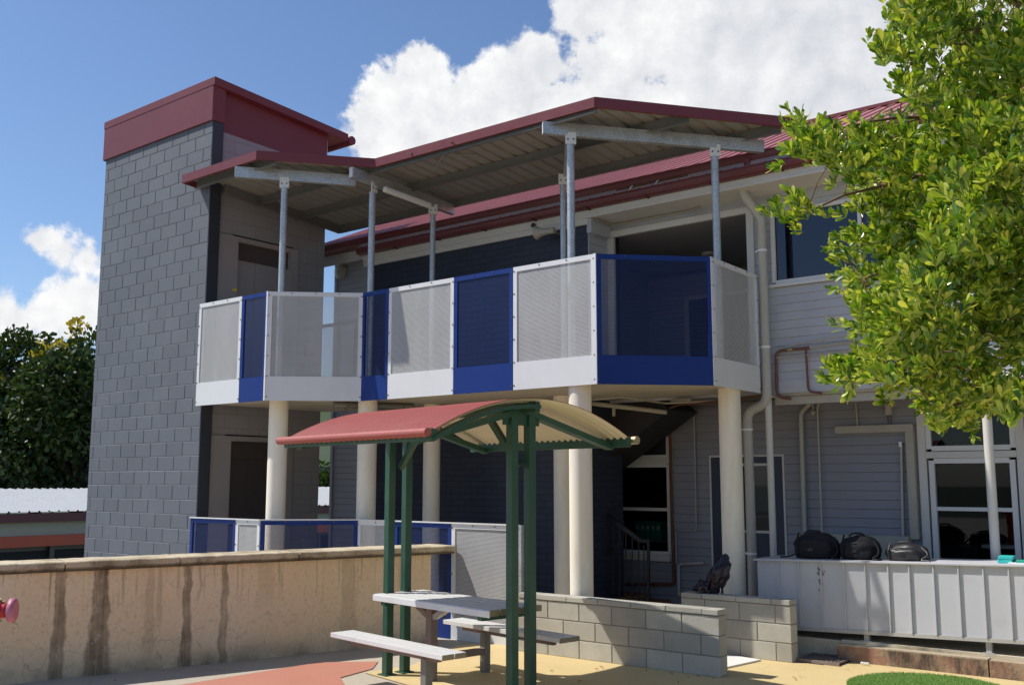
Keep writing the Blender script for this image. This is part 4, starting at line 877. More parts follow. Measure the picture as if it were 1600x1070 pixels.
# ------------------------------------------------------------------ stucco garden wall
T = thing('garden_wall', 'peach stucco garden wall with dark rain stains and weathered concrete coping', 'wall', (-9, 6.2, 0))
d = WD; nn = Vector((-d.y, d.x, 0))           # away from the lens
a = W0-d*3.2; b = W1
q = MB(); n_ = 40
for i in range(n_):
    pass
q.obox((a+b)/2+nn*.10+Vector((0,0,.48)), (d, nn, (0,0,1)), ((b-a).length/2, .10, .485), 'stucco'); q.build('wall_body', T)
q = MB(); x = -.05; Lw = (b-a).length+.28; r_ = random.Random(3)
while x < Lw-.02:
    l = min(r_.uniform(1.05, 1.5), Lw-x)
    if Lw-x-l < .3: l = Lw-x
    vs = []; m_ = 14; e = r_.uniform(-.006, .006)
    ring = []
    for k in range(m_+1):
        t_ = x+.006+(l-.012)*k/m_; w1 = -.055+r_.uniform(-.004,.004)+e; zt_ = 1.062+r_.uniform(-.003,.003); zb_ = .972+r_.uniform(-.004,.004)
        pp = a+d*t_
        ring.append([pp+nn*w1+Vector((0,0,zb_)), pp+nn*(w1-.012)+Vector((0,0,zb_+.030)), pp+nn*(w1-.022)+Vector((0,0,zb_+.034)), pp+nn*(w1-.024)+Vector((0,0,zt_-.008)), pp+nn*(w1-.014)+Vector((0,0,zt_)), pp+nn*.36+Vector((0,0,zt_+.002)), pp+nn*.36+Vector((0,0,zb_))])
    vs = [p for rg in ring for p in rg]; fs = []
    for k in range(m_):
        for j in range(7): fs.append((k*7+j, (k+1)*7+j, (k+1)*7+(j+1) % 7, k*7+(j+1) % 7))
    fs += [tuple(range(7)), tuple(range(m_*7, m_*7+7))[::-1]]
    q.raw(vs, fs, 'coping'); x += l
q.build('coping', T)

# ------------------------------------------------------------------ picnic shelter
RT = R(-9.17); dx_ = Vector((math.cos(RT), math.sin(RT), 0)); dy_ = Vector((-math.sin(RT), math.cos(RT), 0)); SC = Vector((-6.22, 6.87, 0))
def sp(s, t, z): return SC+dx_*s+dy_*t+Vector((0, 0, z))
T = thing('picnic_shelter', 'green steel picnic shelter with a curved red corrugated roof', 'shelter', (-6.27, 6.92, 0))
HW = 1.122; S0, S1 = -1.107, 1.117; ZE, ZR_ = 2.17, 2.475
def arc(t): return ZE+(ZR_-ZE)*(1-(t/HW)**2)
q = MB(); NC = 28; NA = 22
for off, mt, fl in ((0, 'shelter_red', 0), (-.005, 'shelter_cream', 1)):
    vs = []; ns = NC*6
    for i in range(ns+1):
        s_ = S0+(S1-S0)*i/ns; h = .011*math.cos(2*math.pi*i/6)
        for k in range(NA+1): t_ = -HW-.05+(2*HW+.10)*k/NA; vs.append(sp(s_, t_, arc(t_)+h+off))
    fs = []
    for i in range(ns):
        for k in range(NA):
            f = (i*(NA+1)+k, (i+1)*(NA+1)+k, (i+1)*(NA+1)+k+1, i*(NA+1)+k+1); fs.append(f if not fl else f[::-1])
    q.raw(vs, fs, mt, True)
for i in range(17):
    for t_ in (-HW+.03, HW-.03): s_ = S0+.05+(S1-S0-.1)*i/16; q.bolt(sp(s_, t_, arc(t_)+.008), (0,0,1), .012, 'bolt', .010)
q.build('roof_sheet', T)
for t_ in (-HW, HW):
    q = MB(); q.beam(sp(S0+.0, t_*.985, 2.152), sp(S1-.0, t_*.985, 2.152), .05, .09, 'green_steel'); q.build('eaves_beam', T, .003)
    q = MB(); q.tube([sp(S0-.02, t_*1.045, 2.168), sp(S1+.01, t_*1.045, 2.168)], .034, 'shelter_red', 14); q.build('gutter', T)
q = MB(); q.tube([sp(S1-.02, HW*1.045, 2.168), sp(S1+.035, HW*1.045, 2.168)], .038, 'brass', 12); q.build('gutter_end', T)
for s_ in (-.88, .88):
    q = MB(); n = 14
    for sg in (-1, 1): q.beam(sp(s_, 0, arc(0)-.075), sp(s_, sg*HW*.985, 2.11), .05, .09, 'green_steel', dx_)
    q.build('bowed_rafter', T)
q = MB(); q.beam(sp(S0+.02, 0, ZR_-.06), sp(S1-.03, 0, ZR_-.06), .055, .085, 'green_steel'); q.build('ridge_beam', T, .003)
for sg in (-1, 1):
    q = MB(); n = 16
    for k in range(n):
        t0, t1 = sg*HW*k/n, sg*HW*(k+1)/n; q.beam(sp(S1-.03, t0, arc(t0)-.058), sp(S1-.03, t1, arc(t1)-.058), .03, .085, 'green_steel', dx_)
    if sg < 0: q.build('gable_edge', T)
PS = (-.88, .88)
for s_ in PS:
    for t_ in (-.10, .10):
        q = MB(); q.box(-.038, .038, -.038, .038, 0, 2.36, 'green_steel'); q.box(-.07, .07, -.07, .07, .004, .014, 'green_steel'); me = q.build('post', None, .005); me.data.transform(Matrix.Translation(sp(s_, t_, 0)) @ Matrix.Rotation(RT, 4, 'Z')); me.parent = T; me.location = -T.location
    q = MB(); q.obox(sp(s_, 0, 2.34), (dx_, dy_, (0,0,1)), (.012, .20, .07), 'green_steel'); q.build('gusset_plate', T)
    k = -1 if s_ > 0 else 1
    q = MB(); q.beam(sp(s_+k*.03, 0, 1.93), sp(s_+k*.42, 0, 2.36), .05, .05, 'green_steel'); q.build('knee_brace', T)
for sg in (-1, 1):
    q = MB(); q.beam(sp(S1-.36, sg*.05, 2.37), sp(S1-.06, sg*1.15, 2.12), .04, .07, 'green_steel'); 
# ------------------------------------------------------------------ picnic table and benches
T = thing('picnic_table', 'aluminium slatted picnic table with two attached benches under the shelter', 'table', (-6.27, 6.92, 0))
SC = Vector((-6.265, 6.915, 0)); q = MB(); TW = .60
for i in range(5):
    w_ = TW/5; t_ = -TW/2+w_*(i+.5); q.obox(sp(-.01, t_, .735), (dx_, dy_, (0,0,1)), (.84, w_/2-.011, .020), 'alu')
for i in range(4): q.obox(sp(-.01, -TW/2+TW/5*(i+1), .728), (dx_, dy_, (0,0,1)), (.835, .010, .012), 'alu_end')
q.obox(sp(-.01, -TW/2+.004, .722), (dx_, dy_, (0,0,1)), (.84, .006, .027), 'alu')
for s_ in (-.848, .828): 
    for i in range(5): w_ = TW/5; t_ = -TW/2+w_*(i+.5); q.obox(sp(s_, t_, .730), (dx_, dy_, (0,0,1)), (.003, w_/2-.007, .026), 'alu_end')
q.build('table_top', T, .003)
q = MB()
for s_ in (-.70, .70): q.obox(sp(s_, 0, .685), (dx_, dy_, (0,0,1)), (.03, .29, .025), 'green_steel')
q.build('cross_bearer', T)
q = MB()
for s_ in (-.33,): q.obox(sp(s_, 0, .34), (dx_, dy_, (0,0,1)), (.04, .04, .34), 'rusty_steel'); q.beam(sp(s_, 0, .55), sp(s_-.28, 0, .69), .05, .05, 'rusty_steel'); q.beam(sp(s_, 0, .55), sp(s_+.3, 0, .69), .05, .05, 'galv')
q.build('pedestal', T, .003)
for sg in (-1, 1):
    tc = sg*.645; q = MB()
    for i in range(2): q.obox(sp(-.01, tc+(-.5+i)*.128, .430), (dx_, dy_, (0,0,1)), (.82, .057, .020), 'alu')
    for s_ in (-.833, .813):
        for i in range(2): q.obox(sp(s_, tc+(-.5+i)*.128, .428), (dx_, dy_, (0,0,1)), (.003, .060, .021), 'alu_end')
    o = q.build('bench', T, .003)
    q = MB(); q.beam(sp(-.65, tc, .385), sp(.62, tc, .385), .05, .05, 'rusty_steel'); q.build('bench_rail', o)
    q = MB(); q.beam(sp(.45 if sg < 0 else -.33, tc, 0), sp(.45 if sg < 0 else -.33, tc, .37), .07, .07, 'galv_dark', dx_); q.build('leg', o)
q = MB(); q.beam(sp(-.33, 0, .20), sp(-.33, .645, .20), .06, .06, 'rusty_steel'); q.build('bench_bearer', T)

# ------------------------------------------------------------------ bag shelf (long grey sheet metal counter)
T = thing('bag_shelf', 'long pale grey ribbed metal counter with school bags on top', 'counter', (-3, 10.7, .18))
CY = 10.45; RZ = lambda x: .965+.025*(x+5.02)+.004; BZ = lambda x: .285+.031*(x+4.58)
X0, X1 = on(1183,873,'y',CY).x, 3.2
q = MB(); q.raw([(X0,CY,BZ(X0)),(X1,CY,BZ(X1)),(X1,CY,RZ(X1)-.02),(X0,CY,RZ(X0)-.02),(X0,11.08,BZ(X0)),(X0,11.08,RZ(X0)-.02),(X1,11.08,BZ(X1)),(X1,11.08,RZ(X1)-.02)], [(0,1,2,3),(0,3,5,4),(1,6,7,2),(4,5,7,6),(0,4,6,1)], 'shelf_grey'); q.build('front_sheet', T)
q = MB(); q.raw([(x, y, RZ(x)+dz) for dz in (-.022, 0) for (x, y) in ((X0-.03,CY-.035),(X1,CY-.035),(X1,11.10),(X0-.03,11.10))], [(0,3,2,1),(4,5,6,7),(0,1,5,4),(1,2,6,5),(2,3,7,6),(3,0,4,7)], 'shelf_grey'); q.build('top_sheet', T, .004)
xs = [on(x, 950, 'y', CY).x for x in (1219,1251,1286,1322,1355,1391,1424,1462,1501,1540,1580)]
while xs[-1] < 3: xs.append(xs[-1]+.265)
q = MB()
for x in xs: q.obox((x, CY-.011, (BZ(x)+RZ(x))/2-.012), ((1,0,0),(0,1,0),(0,0,1)), (.006, .011, (RZ(x)-BZ(x))/2-.014), 'shelf_grey')
q.build('stiffener_rib', T)
q = MB(); q.raw([(x, y, BZ(x)+dz) for dz in (-.038, .0) for (x, y) in ((X0,CY-.012),(X1,CY-.012),(X1,CY+.03),(X0,CY+.03))], [(0,3,2,1),(4,5,6,7),(0,1,5,4),(1,2,6,5),(2,3,7,6),(3,0,4,7)], 'pvc'); q.build('bottom_rail', T)
for x in (on(1353,1000,'y',CY).x, on(1544,1010,'y',CY).x, 0.0):
    q = MB(); q.box(x-.025, x+.025, CY+.02, CY+.07, .20, BZ(x)-.035, 'pvc'); q.box(x-.055, x+.055, CY+.0, CY+.09, .199, .207, 'galv'); q.build('foot', T)
# scuffs of lost paint
q = MB(); r_ = random.Random(5)
for i in range(16):
    x = on(1275+r_.random()*12, 895, 'y', CY).x+r_.uniform(-.02,.02); z = .90-r_.random()**2*.25; s_ = r_.uniform(.004,.014)
    q.face([(x+s_*math.cos(a_)*r_.uniform(.5,1.2), CY-.0025, z+s_*1.6*math.sin(a_)*r_.uniform(.5,1.3)) for a_ in [k*2*math.pi/7 for k in range(7)]], 'galv_shade')
q.build('paint_chips', T)

# ------------------------------------------------------------------ bags
from mathutils import noise as mn
def lump(name, parent, c, dim, mat, seed=0, p=2.6, amp=.05, flat=.35, rot=0., tilt=0., sub=4):
    bm = bmesh.new(); bmesh.ops.create_icosphere(bm, subdivisions=sub, radius=1)
    Rm = Matrix.Rotation(rot, 3, 'Z') @ Matrix.Rotation(tilt, 3, 'Y')
    for v in bm.verts:
        d = v.co.normalized(); k = (abs(d.x)**p+abs(d.y)**p+abs(d.z)**p)**(-1/p); q_ = d*k
        nz = mn.fractal(d*1.7+Vector((seed*3.1, seed, 0)), .9, 2.1, 4)*amp*2+abs(mn.noise(d*5.5+Vector((seed, 7, 0))))*amp*.8
        q_ *= 1+nz; q_.z = max(q_.z, -1+flat) if flat else q_.z
        v.co = Rm @ Vector((q_.x*dim[0], q_.y*dim[1], q_.z*dim[2]))+Vector(c)
    me = bpy.data.meshes.new(name); bm.to_mesh(me); bm.free(); me.materials.append(MATS[mat])
    for f in me.polygons: f.use_smooth = True
    o = bpy.data.objects.new(name, me); S.collection.objects.link(o); o.parent = parent
    if parent.type == 'EMPTY': o.location = -parent.location
    return o
def bag(px0, px1, ytop, ybase, label, seed, mat='bag_black', yc=10.72, tilt=0.0, strap_l=True, peak=.4):
    xm = (px0+px1)/2; a = on(px0, ybase, 'y', yc).x; b = on(px1, ybase, 'y', yc).x; zt = on(xm, ytop, 'y', yc).z; zb = RZ((a+b)/2)
    T = thing('school_bag', label, 'bag', ((a+b)/2, yc, zb), 'school bags on the metal counter')
    w_ = (b-a)/2; h = (zt-zb)*.98
    lump('body', T, ((a+b)/2, yc, zb+h*.30), (w_*.95, .15, h*.66), mat, seed, 2.4, .05, .58, tilt=tilt)
    lump('front_pocket', T, ((a+b)/2+w_*.06, yc-.10, zb+h*.36), (w_*.70, .085, h*.38), mat, seed+5, 2.8, .05, .1)
    q = MB()
    q.tube(bend([(a+w_*.5,yc-.02,zt-.03),(a+w_*.75,yc-.03,zt+.004),(a+w_*1.15,yc-.03,zt+.002),(a+w_*1.3,yc-.02,zt-.03)], .03), .009, mat, 8); q.build('handle', T)
    q = MB(); q.tube(bend([(b-w_*.3,yc-.05,zb+h*.75),(b-.005,yc-.08,zb+h*.5),(b+.01,yc-.11,zb+.06),(b-.06,yc-.15,zb+.012),(b+.05,yc-.17,zb+.010)], .04), .012, mat, 8)
    if strap_l: q.tube(bend([(a+w_*.3,yc-.1,zb+.05),(a+.0,yc-.14,zb+.012),(a-.09,yc-.16,zb+.008)], .03), .008, mat, 8)
    q.build('strap', T)
    q = MB(); q.tube([(a+w_*(.35+1.3*k/14), yc-.10-.085*math.sin(math.pi*k/14)**.5*.9, zb+h*(.56+.10*math.sin(math.pi*k/14))) for k in range(15)], .0035, 'bag_shiny', 6); q.build('zip', T)
    q = MB(); q.tube([(a+w_*(.45+1.1*k/12), yc-.155-.02*math.sin(math.pi*k/12), zb+h*(.20+.30*math.sin(math.pi*k/12))) for k in range(13)], .004, 'bag_shiny', 6); q.box(a+w_*.92, a+w_*1.12, yc-.192, yc-.186, zb+h*.30, zb+h*.40, 'bag_shiny'); q.build('pocket_seam', T)
    q = MB(); q.tube(bend([(a+w_*.42,yc-.11,zb+h*.95),(a+w_*.38,yc-.17,zb+h*.55),(a+w_*.40,yc-.165,zb+.01)], .03), .010, mat, 8); q.build('side_strap', T)
    return T
bag(1241, 1314, 829, 868, 'big domed black school bag, leftmost on the grey counter', 1)
bag(1313, 1378, 833, 869, 'middle black school bag with a pointed dome and side strap on the grey counter', 2, strap_l=False)
bag(1384, 1454, 847, 873, 'flat black school bag with a shiny front pocket and trailing strap, rightmost on the counter', 3, mat='bag_shiny', yc=10.70, strap_l=False)
p = on(1115, 900, 'y', 10.0); T = thing('plum_bag', 'crumpled dark plum plastic bag leaning on the right column atop the short block wall', 'bag', (p.x, 9.99, .61))
a = on(1090, 917, 'y', 9.98); b = on(1137, 875, 'y', 10.0)
lump('body', T, (on(1119,899,'y',10.0).x, 10.05, .79), (.095, .13, .205), 'plum', 11, 2.1, .16, .0, tilt=R(24)); lump('tied_end', T, (on(1099,912,'y',9.98).x, 9.99, .675), (.085, .09, .065), 'plum', 14, 2.0, .25, .25)
q = MB(); p = on(1126, 921, 'y', 9.93); q.tube(bend([(p.x-.012,9.93,.615),(p.x-.01,9.93,.635),(p.x,9.93,.64),(p.x,9.93,.685)], .01), .004, 'lamp_white', 6); q.build('ring', T)
p = on(1572, 867, 'y', 10.6)
T = thing('teal_book_stack', 'small stack of two teal books on the right of the grey counter', 'books', (p.x, 10.62, RZ(p.x)))
a = on(1559, 868, 'y', 10.6).x; b = on(1582, 868, 'y', 10.6).x
for i in range(2): q = MB(); q.obox(((a+b)/2, 10.66, RZ(a)+.018+i*.034), ((1,.1*i,0),(-.1*i,1,0),(0,0,1)), ((b-a)/2, .09, .015), 'teal'); q.build('book', T, .004)
T = thing('green_book', 'flat green book lying next to the teal books at the frame edge', 'book', (b+.12, 10.62, RZ(b)))
q = MB(); q.obox((b+.13, 10.64, RZ(b)+.020), ((1,.25,0),(-.25,1,0),(0,0,1)), (.11, .08, .010), 'teal2'); q.build('cover', T); q = MB(); q.obox((b+.10, 10.60, RZ(b)+.006), ((1,-.1,0),(.1,1,0),(0,0,1)), (.12, .08, .005), 'paper'); q.build('page', T)

# ------------------------------------------------------------------ hydrant at the left edge
def at(x, y, Y):                          # measured point at forward distance Y
    dx, dy, dz = ray(x, y); k = Y/(dx*AX[1]*1.0+dy*BX[1]) if False else Y/((dx*AX[1])+(dy*BX[1])); return Vector((dx*k, dy*k, EYE+dz*k))
HX = at(21, 953, 5.0); cr = Vector((AX[0], BX[0], 0)); fw = Vector((AX[1], BX[1], 0))
T = thing('fire_hydrant', 'red fire hydrant outlet with faded pink cap at the left edge', 'hydrant', (HX.x-.30*cr.x, HX.y-.30*cr.y, 0))
ax = (cr*.97+fw*.16).normalized()
q = MB(); q.tube([HX-ax*.45, HX-ax*.13, HX-ax*.10, HX-ax*.035], [.048,.048,.034,.034], 'hydrant_red', 18); q.tube([HX-ax*.085, HX-ax*.065], .050, 'hydrant_red', 18)
for k in range(8): aa = k*math.pi/4; q.bolt(HX-ax*.065+Vector((0,0,1))*.05*math.cos(aa)+ax.cross(Vector((0,0,1)))*.05*math.sin(aa), ax, .008, 'brass', .012)
q.build('outlet', T)
q = MB(); q.tube([HX-ax*.035, HX-ax*.022, HX-ax*.018, HX+ax*.008, HX+ax*.012], [.026,.030,.056,.056,.048], 'hydrant_pink', 24); q.build('cap', T)
q = MB(); q.tube([HX-ax*.30-Vector((0,0,HX.z)), HX-ax*.30+Vector((0,0,.10))], .055, 'hydrant_red', 18); q.tube([HX-ax*.30+Vector((0,0,.10)), HX-ax*.30+Vector((0,0,.16))], .02, 'brass', 10); q.build('standpipe', T)
q = MB(); 
for o2 in (Vector((0,0,-.075))+ax*.01,):
    c = HX+o2; q.tube([c+Vector((0,0,.014*math.cos(k*.7)))+ax*.014*math.sin(k*.7) for k in range(10)], .0035, 'brass', 6, cap=False)
q.tube([HX-ax*.02-Vector((0,0,.05)), HX+ax*.01-Vector((0,0,.062))], .004, 'brass', 6); q.build('chain_ring', T)

# ------------------------------------------------------------------ turf mound, dead leaves
tc = Vector((-2.93, 9.36, 0)); TR = .675
q = MB(); n = 48
q.prism([(tc.x+TR*math.cos(i*2*math.pi/n), tc.y+TR*math.sin(i*2*math.pi/n)) for i in range(n)], .004, .03, 'turf'); o = q.build('turf_disc'); tag(o, 'round artificial turf disc on the yellow paving in the bottom right corner', 'turf mat')
r_ = np.random.RandomState(4); N = 26000
rr = TR*np.sqrt(r_.rand(N)); ta = r_.rand(N)*2*np.pi; bx_ = tc.x+rr*np.cos(ta); by_ = tc.y+rr*np.sin(ta); an = r_.rand(N)*6.28; le = .012+.012*r_.rand(N); lx = (r_.rand(N)-.5)*.012; ly = (r_.rand(N)-.5)*.012
vv = np.zeros((N, 3, 3)); vv[:, 0] = np.c_[bx_-.0022*np.cos(an), by_-.0022*np.sin(an), np.full(N, .028)]; vv[:, 1] = np.c_[bx_+.0022*np.cos(an), by_+.0022*np.sin(an), np.full(N, .028)]; vv[:, 2] = np.c_[bx_+lx, by_+ly, .028+le]
def npmesh(name, verts, faces, mat, parent=None, smooth=False):
    me = bpy.data.meshes.new(name); k = faces.shape[1]
    me.vertices.add(len(verts)); me.vertices.foreach_set('co', verts.astype(np.float32).ravel())
    me.loops.add(faces.size); me.loops.foreach_set('vertex_index', faces.astype(np.int32).ravel())
    me.polygons.add(len(faces)); me.polygons.foreach_set('loop_start', np.arange(len(faces), dtype=np.int32)*k); me.polygons.foreach_set('loop_total', np.full(len(faces), k, dtype=np.int32))
    if smooth: me.polygons.foreach_set('use_smooth', np.ones(len(faces), bool))
    me.update(calc_edges=True); me.materials.append(MATS[mat]); ob = bpy.data.objects.new(name, me); S.collection.objects.link(ob)
    if parent is not None:
        ob.parent = parent
        if parent.type == 'EMPTY': ob.location = -parent.location
    return ob
g = npmesh('turf_blades', vv.reshape(-1, 3), np.arange(N*3).reshape(-1, 3), 'turf', o); g['kind'] = 'stuff'
q = MB(); r_ = random.Random(11)
def litter(x, y, s_):
    a_ = r_.uniform(0, 6.28); pts = []
    for k in range(9):
        t_ = k*2*math.pi/9; px_ = s_*math.cos(t_); py_ = s_*.4*math.sin(t_)*(1 if abs(math.cos(t_)) < .95 else .2)
        pts.append((x+px_*math.cos(a_)-py_*math.sin(a_), y+px_*math.sin(a_)+py_*math.cos(a_), .012+.012*(px_/s_)**2))
    q.face(pts, 'dead_leaf')
for (px, py) in [(932,1045),(940,1042),(862,1048),(1240,1058),(1243,1061),(1250,1056),(1325,1046),(1152,1030),(1166,1028),(905,1064),(1010,1048),(1050,1052),(1075,1058),(1115,1060),(1060,1066),(180,1063),(140,1066),(866,1022),(1395,1050),(1090,1056),(960,1034),(1120,1056)]:
    p = on(px, py, 'z', .01); litter(p.x, p.y, r_.uniform(.012, .026))
o = q.build('leaf_litter'); o['kind'] = 'stuff'; o['label'] = 'scattered dry brown leaves on the yellow paving'; o['category'] = 'dead leaves'
q = MB(); p = on(1345, 1039, 'z', .0)
for i in range(5): q.tube([(p.x+i*.016, p.y+.0, .02),(p.x+.01+i*.016, p.y, .028),(p.x+.02+i*.016, p.y+.01, .02)], [.006,.012,.005], 'paper', 7)
tag(q.build('paper_scrap'), 'small crumpled white scrap lying at the foot of the kerb', 'litter')

# ------------------------------------------------------------------ near tree on the right
rs = np.random.RandomState(21)
def leaves(pos, axis, length, width, seed, cup=.25):
    # obovate leaves: pos base, axis direction (N,3) -> verts
    N = len(pos); rr = np.random.RandomState(seed)
    ax_ = axis/np.linalg.norm(axis, axis=1, keepdims=True); up = rr.normal(size=(N, 3))+np.array([0, 0, .8]); sd = np.cross(ax_, up); sd /= np.linalg.norm(sd, axis=1, keepdims=True); nm = np.cross(sd, ax_)
    t = np.array([0, .28, .58, .84, 1.0]); w_ = np.array([.10, .42, .92, .88, .22]); curl = (rr.rand(N)-.35)*.30
    V = np.zeros((N, 5, 3, 3))
    for i in range(5):
        c = pos+ax_*(length*t[i])[:, None]+nm*(curl*length*t[i]**2)[:, None]
        for j, s_ in enumerate((-1, 0, 1)): V[:, i, j] = c+sd*(width*.5*w_[i]*s_)[:, None]+nm*(abs(s_)*width*.5*w_[i]*cup)[:, None]
    fs = []
    for i in range(4):
        for j in range(2): fs.append([i*3+j, i*3+j+1, (i+1)*3+j+1, (i+1)*3+j])
    Fc = (np.arange(N)[:, None, None]*15+np.array(fs)[None]).reshape(-1, 4)
    return V.reshape(-1, 3), Fc
POLY = [(1405,-60),(1395,10),(1388,50),(1378,75),(1385,100),(1405,128),(1402,150),(1420,180),(1395,212),(1330,195),(1290,192),(1244,196),(1240,226),(1282,252),(1310,275),(1345,292),(1300,322),(1250,312),(1212,325),(1235,342),(1290,345),(1322,372),(1312,402),(1330,425),(1318,462),(1350,485),(1352,540),(1312,580),(1312,598),(1352,598),(1415,598),(1450,632),(1464,668),(1515,668),(1540,648),(1590,632),(1720,600),(1800,300),(1800,-150),(1405,-150)]
GAPS = [(1290,300,22),(1330,345,20),(1345,408,16),(1400,575,14),(1545,655,10)]
def inside(x, y, P):
    c = False; j = len(P)-1
    for i in range(len(P)):
        if (P[i][1] > y) != (P[j][1] > y) and x < (P[j][0]-P[i][0])*(y-P[i][1])/(P[j][1]-P[i][1])+P[i][0]: c = not c
        j = i
    return c
CROWN = at(1640, 260, 6.3)
TN = thing('broadleaf_tree', 'bright green broadleaf tree reaching in from the right edge of the picture', 'tree', (CROWN.x+.3, CROWN.y+.2, 0))
nodes = []; r_ = random.Random(5); tries = 0; clumps = []
while len(clumps) < 860 and tries < 90000:
    tries += 1; x = r_.uniform(1200, 1760); y = r_.uniform(-120, 690)
    if not inside(x, y, POLY): continue
    if any((x-a_)**2+(y-b_)**2 < (c_+6)**2 for a_, b_, c_ in GAPS): continue
    ed = min(1, (x-1190)/300); Y = 5.75+r_.uniform(-.55, .55)*(.30+1.3*ed)+.35*math.sin(x*.021+y*.013)
    if mn.noise(Vector((x*.010, y*.010, Y*1.2))) < -.25 and r_.random() < .5: continue
    c = at(x, y, Y)
    if any((c-k).length < .066 for k in clumps): continue
    clumps.append(c)
P0 = []; A0 = []; L0 = []
trunkc = np.array(CROWN)
for ci, cc in enumerate(clumps):
    c = np.array(cc); outd = c-trunkc; outd /= np.linalg.norm(outd)
    cdir = outd*.8+np.array([0, 0, .35])+rs.normal(size=3)*.35; cdir /= np.linalg.norm(cdir)
    for ri in range(rs.randint(5, 9)):
        o3 = rs.normal(size=3)*np.array([.045, .045, .038])+cdir*rs.uniform(-.07, .07); nd = c+o3
        nodes.append(Vector(nd))
        dr_ = cdir*.8+np.array([0, 0, .60])+rs.normal(size=3)*.36; dr_ /= np.linalg.norm(dr_)
        k = rs.randint(11, 18); ts = rs.rand(k)
        base = nd[None]+dr_[None]*(ts[:, None]-.5)*.07
        rad = rs.normal(size=(k, 3)); rad -= dr_[None]*(rad@dr_)[:, None]; rad /= np.linalg.norm(rad, axis=1, keepdims=True)
        P0.append(base); A0.append(rad*(.90-.45*ts[:, None])+dr_[None]*(.65+.7*ts[:, None])); L0.append((.042+.034*rs.rand(k))*rs.uniform(.8, 1.15))
P0 = np.concatenate(P0); A0 = np.concatenate(A0); L0 = np.concatenate(L0)
V, Fc = leaves(P0, A0, L0, L0*.37, 3)
npmesh('crown', V, Fc, 'leaf_near', TN, True)
# trunk, limbs and twigs
q = MB(); tb = Vector((CROWN.x+.3, CROWN.y+.2, 0)); q.tube([tb, tb+Vector((.02,-.03,1.2)), tb+Vector((-.05,0,2.2)), tb+Vector((-.1,.05,3.2)), tb+Vector((-.05,.1,4.6))], [.14,.115,.10,.075,.03], 'bark', 12); q.build('trunk', TN)
q = MB(); nd_ = [n_ for n_ in nodes]
limbs = []
for (px, py, Y) in [(1290,210,5.6),(1260,330,5.6),(1350,440,5.8),(1340,590,5.6),(1480,640,5.9),(1430,60,5.9),(1560,30,6.2),(1500,300,5.4),(1450,520,6.0),(1420,190,6.1)]:
    e = at(px, py, Y); s0 = tb+Vector((-.06, .03, min(max(e.z+.35, 2.9), 3.9))); pts = []
    for k in range(9):
        t_ = k/8; pts.append(s0.lerp(e, t_)+Vector((mn.noise(Vector((px, k*.5, 0)))*.10, mn.noise(Vector((py, k*.5, 3)))*.10, .18*math.sin(t_*math.pi)*1+mn.noise(Vector((k*.6, px, py)))*.06)))
    limbs.append(pts); q.tube(pts, [.020-.0018*k for k in range(9)], 'twig', 7)
q.build('limbs', TN)
q = MB(); allp = [p for l_ in limbs for p in l_[2:]]
for i, nd in enumerate(nodes):
    if i % 8: continue
    b_ = min(allp, key=lambda p: (p-nd).length_squared)
    if (b_-nd).length > .45: continue
    mid_ = b_.lerp(nd, .5)+Vector((0, 0, .03)); q.tube([b_, mid_, nd], [.0045, .0035, .0025], 'twig', 4, cap=False)
q.build('twigs', TN)

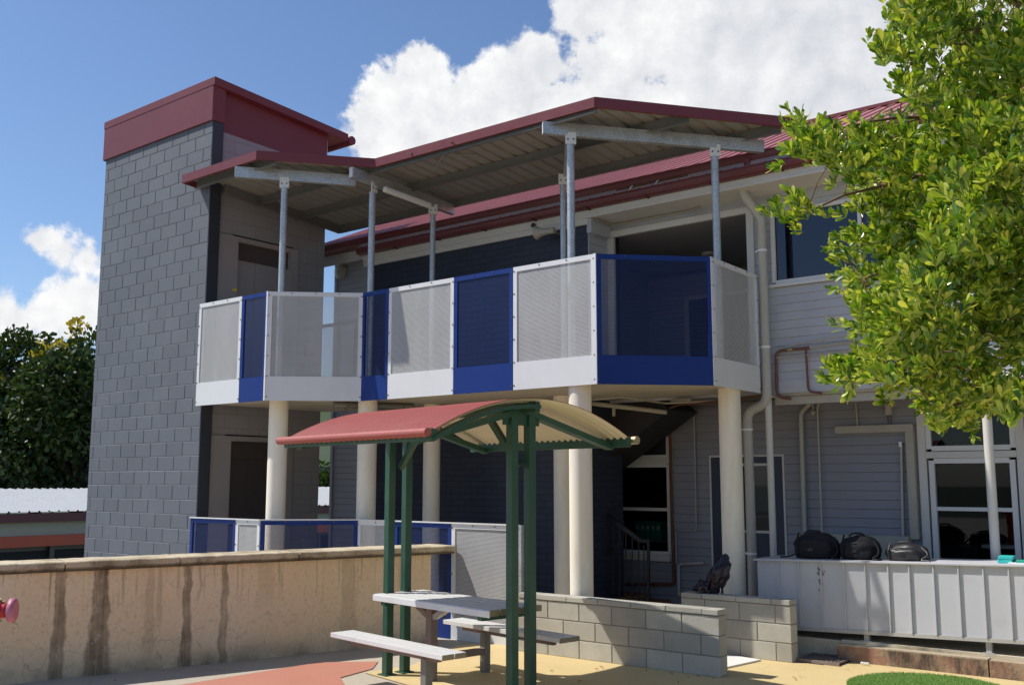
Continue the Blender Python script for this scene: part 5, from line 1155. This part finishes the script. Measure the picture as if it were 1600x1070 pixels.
# ------------------------------------------------------------------ flowering trees behind the low building
def farcrown(name, label, cx_, cy_, Y, rx, rz, n, seed, flowers=0, pal='leaf_far', grp=None, ls=.27):
    c = at(cx_, cy_, Y); rr = np.random.RandomState(seed)
    T = thing(name, label, 'tree', (c.x, c.y, -2.6), grp)
    lob = []
    for i in range(16):
        a_ = rr.rand()*6.28; b_ = rr.uniform(-.55, 1.0); k_ = math.sqrt(max(0, 1-min(abs(b_), 1)**2))
        lob.append((c.x+rx*.68*k_*math.cos(a_), c.y+rx*.68*k_*math.sin(a_), c.z+rz*.66*b_, rr.uniform(.36, .52)))
    lob.append((c.x, c.y, c.z, .72)); pos = []; nrm = []
    for (x, y, z, s_) in lob:
        k = int(n*s_**2/sum(l_[3]**2 for l_ in lob)); d_ = rr.normal(size=(k, 3)); d_ /= np.linalg.norm(d_, axis=1, keepdims=True); r0 = (1-.35*rr.rand(k)**1.5)
        cl = np.array([mn.noise(Vector(q_*2.6+seed)) for q_ in d_]); kp = cl > -.42
        pos.append(np.c_[x+d_[:, 0]*rx*s_*r0*(1+.18*cl), y+d_[:, 1]*rx*s_*r0*(1+.18*cl), z+d_[:, 2]*rz*s_*r0*(1+.18*cl)][kp]); nrm.append(d_[kp])
    pos = np.concatenate(pos); nrm = np.concatenate(nrm); k = len(pos)
    ln = ls*(.7+.6*rr.rand(k)); V, Fc = leaves(pos, nrm+rr.normal(size=(k, 3))*.8, ln, ln*.62, seed+1); npmesh('crown', V, Fc, pal, T)
    if flowers:
        up = nrm[:, 2]*.5+.15-nrm[:, 0]*.2+np.array([mn.noise(Vector(p*.55)) for p in pos])*1.1; idx = np.argsort(-up-rr.rand(k)*.15)[:flowers]; fp = pos[idx]+nrm[idx]*.22
        reps = 5; fp = np.repeat(fp, reps, 0)+rr.normal(size=(len(fp)*reps, 3))*.13; ln = .20+.12*rr.rand(len(fp))
        V, Fc = leaves(fp, rr.normal(size=fp.shape)+np.array([0, 0, .9]), ln, ln*.6, seed+2); npmesh('blossom', V, Fc, 'flower', T)
    q = MB(); q.tube([(c.x, c.y, -2.6), (c.x+.1, c.y, c.z-rz*.6), (c.x, c.y+.1, c.z+rz*.2)], [.38, .28, .12], 'bark', 10); q.build('trunk', T)
    for i in range(5):
        a_ = i*1.3+seed; q = MB(); q.tube([(c.x, c.y, c.z-rz*.6), (c.x+rx*.3*math.cos(a_), c.y+rx*.3*math.sin(a_), c.z-rz*.1), (c.x+rx*.55*math.cos(a_), c.y+rx*.55*math.sin(a_), c.z+rz*.35)], [.16, .11, .05], 'bark', 7); q.build('branch', T)
farcrown('flowering_tree', 'dark green tree with yellow blossom at the left edge behind the low building', -5, 672, 47, 4.4, 4.4, 34000, 31, 700)
farcrown('flowering_tree', 'yellow flowering tree just left of the grey tower behind the low building', 125, 674, 45, 3.9, 4.1, 32000, 47, 700)
farcrown('shade_tree', 'dark leafy tree filling the gap low between the two flowering trees', 60, 690, 51, 4.2, 3.4, 18000, 53)
farcrown('hill_tree', 'small green tree seen through the gap right of the tower', 512, 760, 62, 2.4, 1.4, 2500, 61, ls=.3)
for o in bpy.data.objects:
    if o.type == 'MESH' and o.parent is None and 'kind' not in o and 'label' not in o: print('UNTAGGED', o.name)
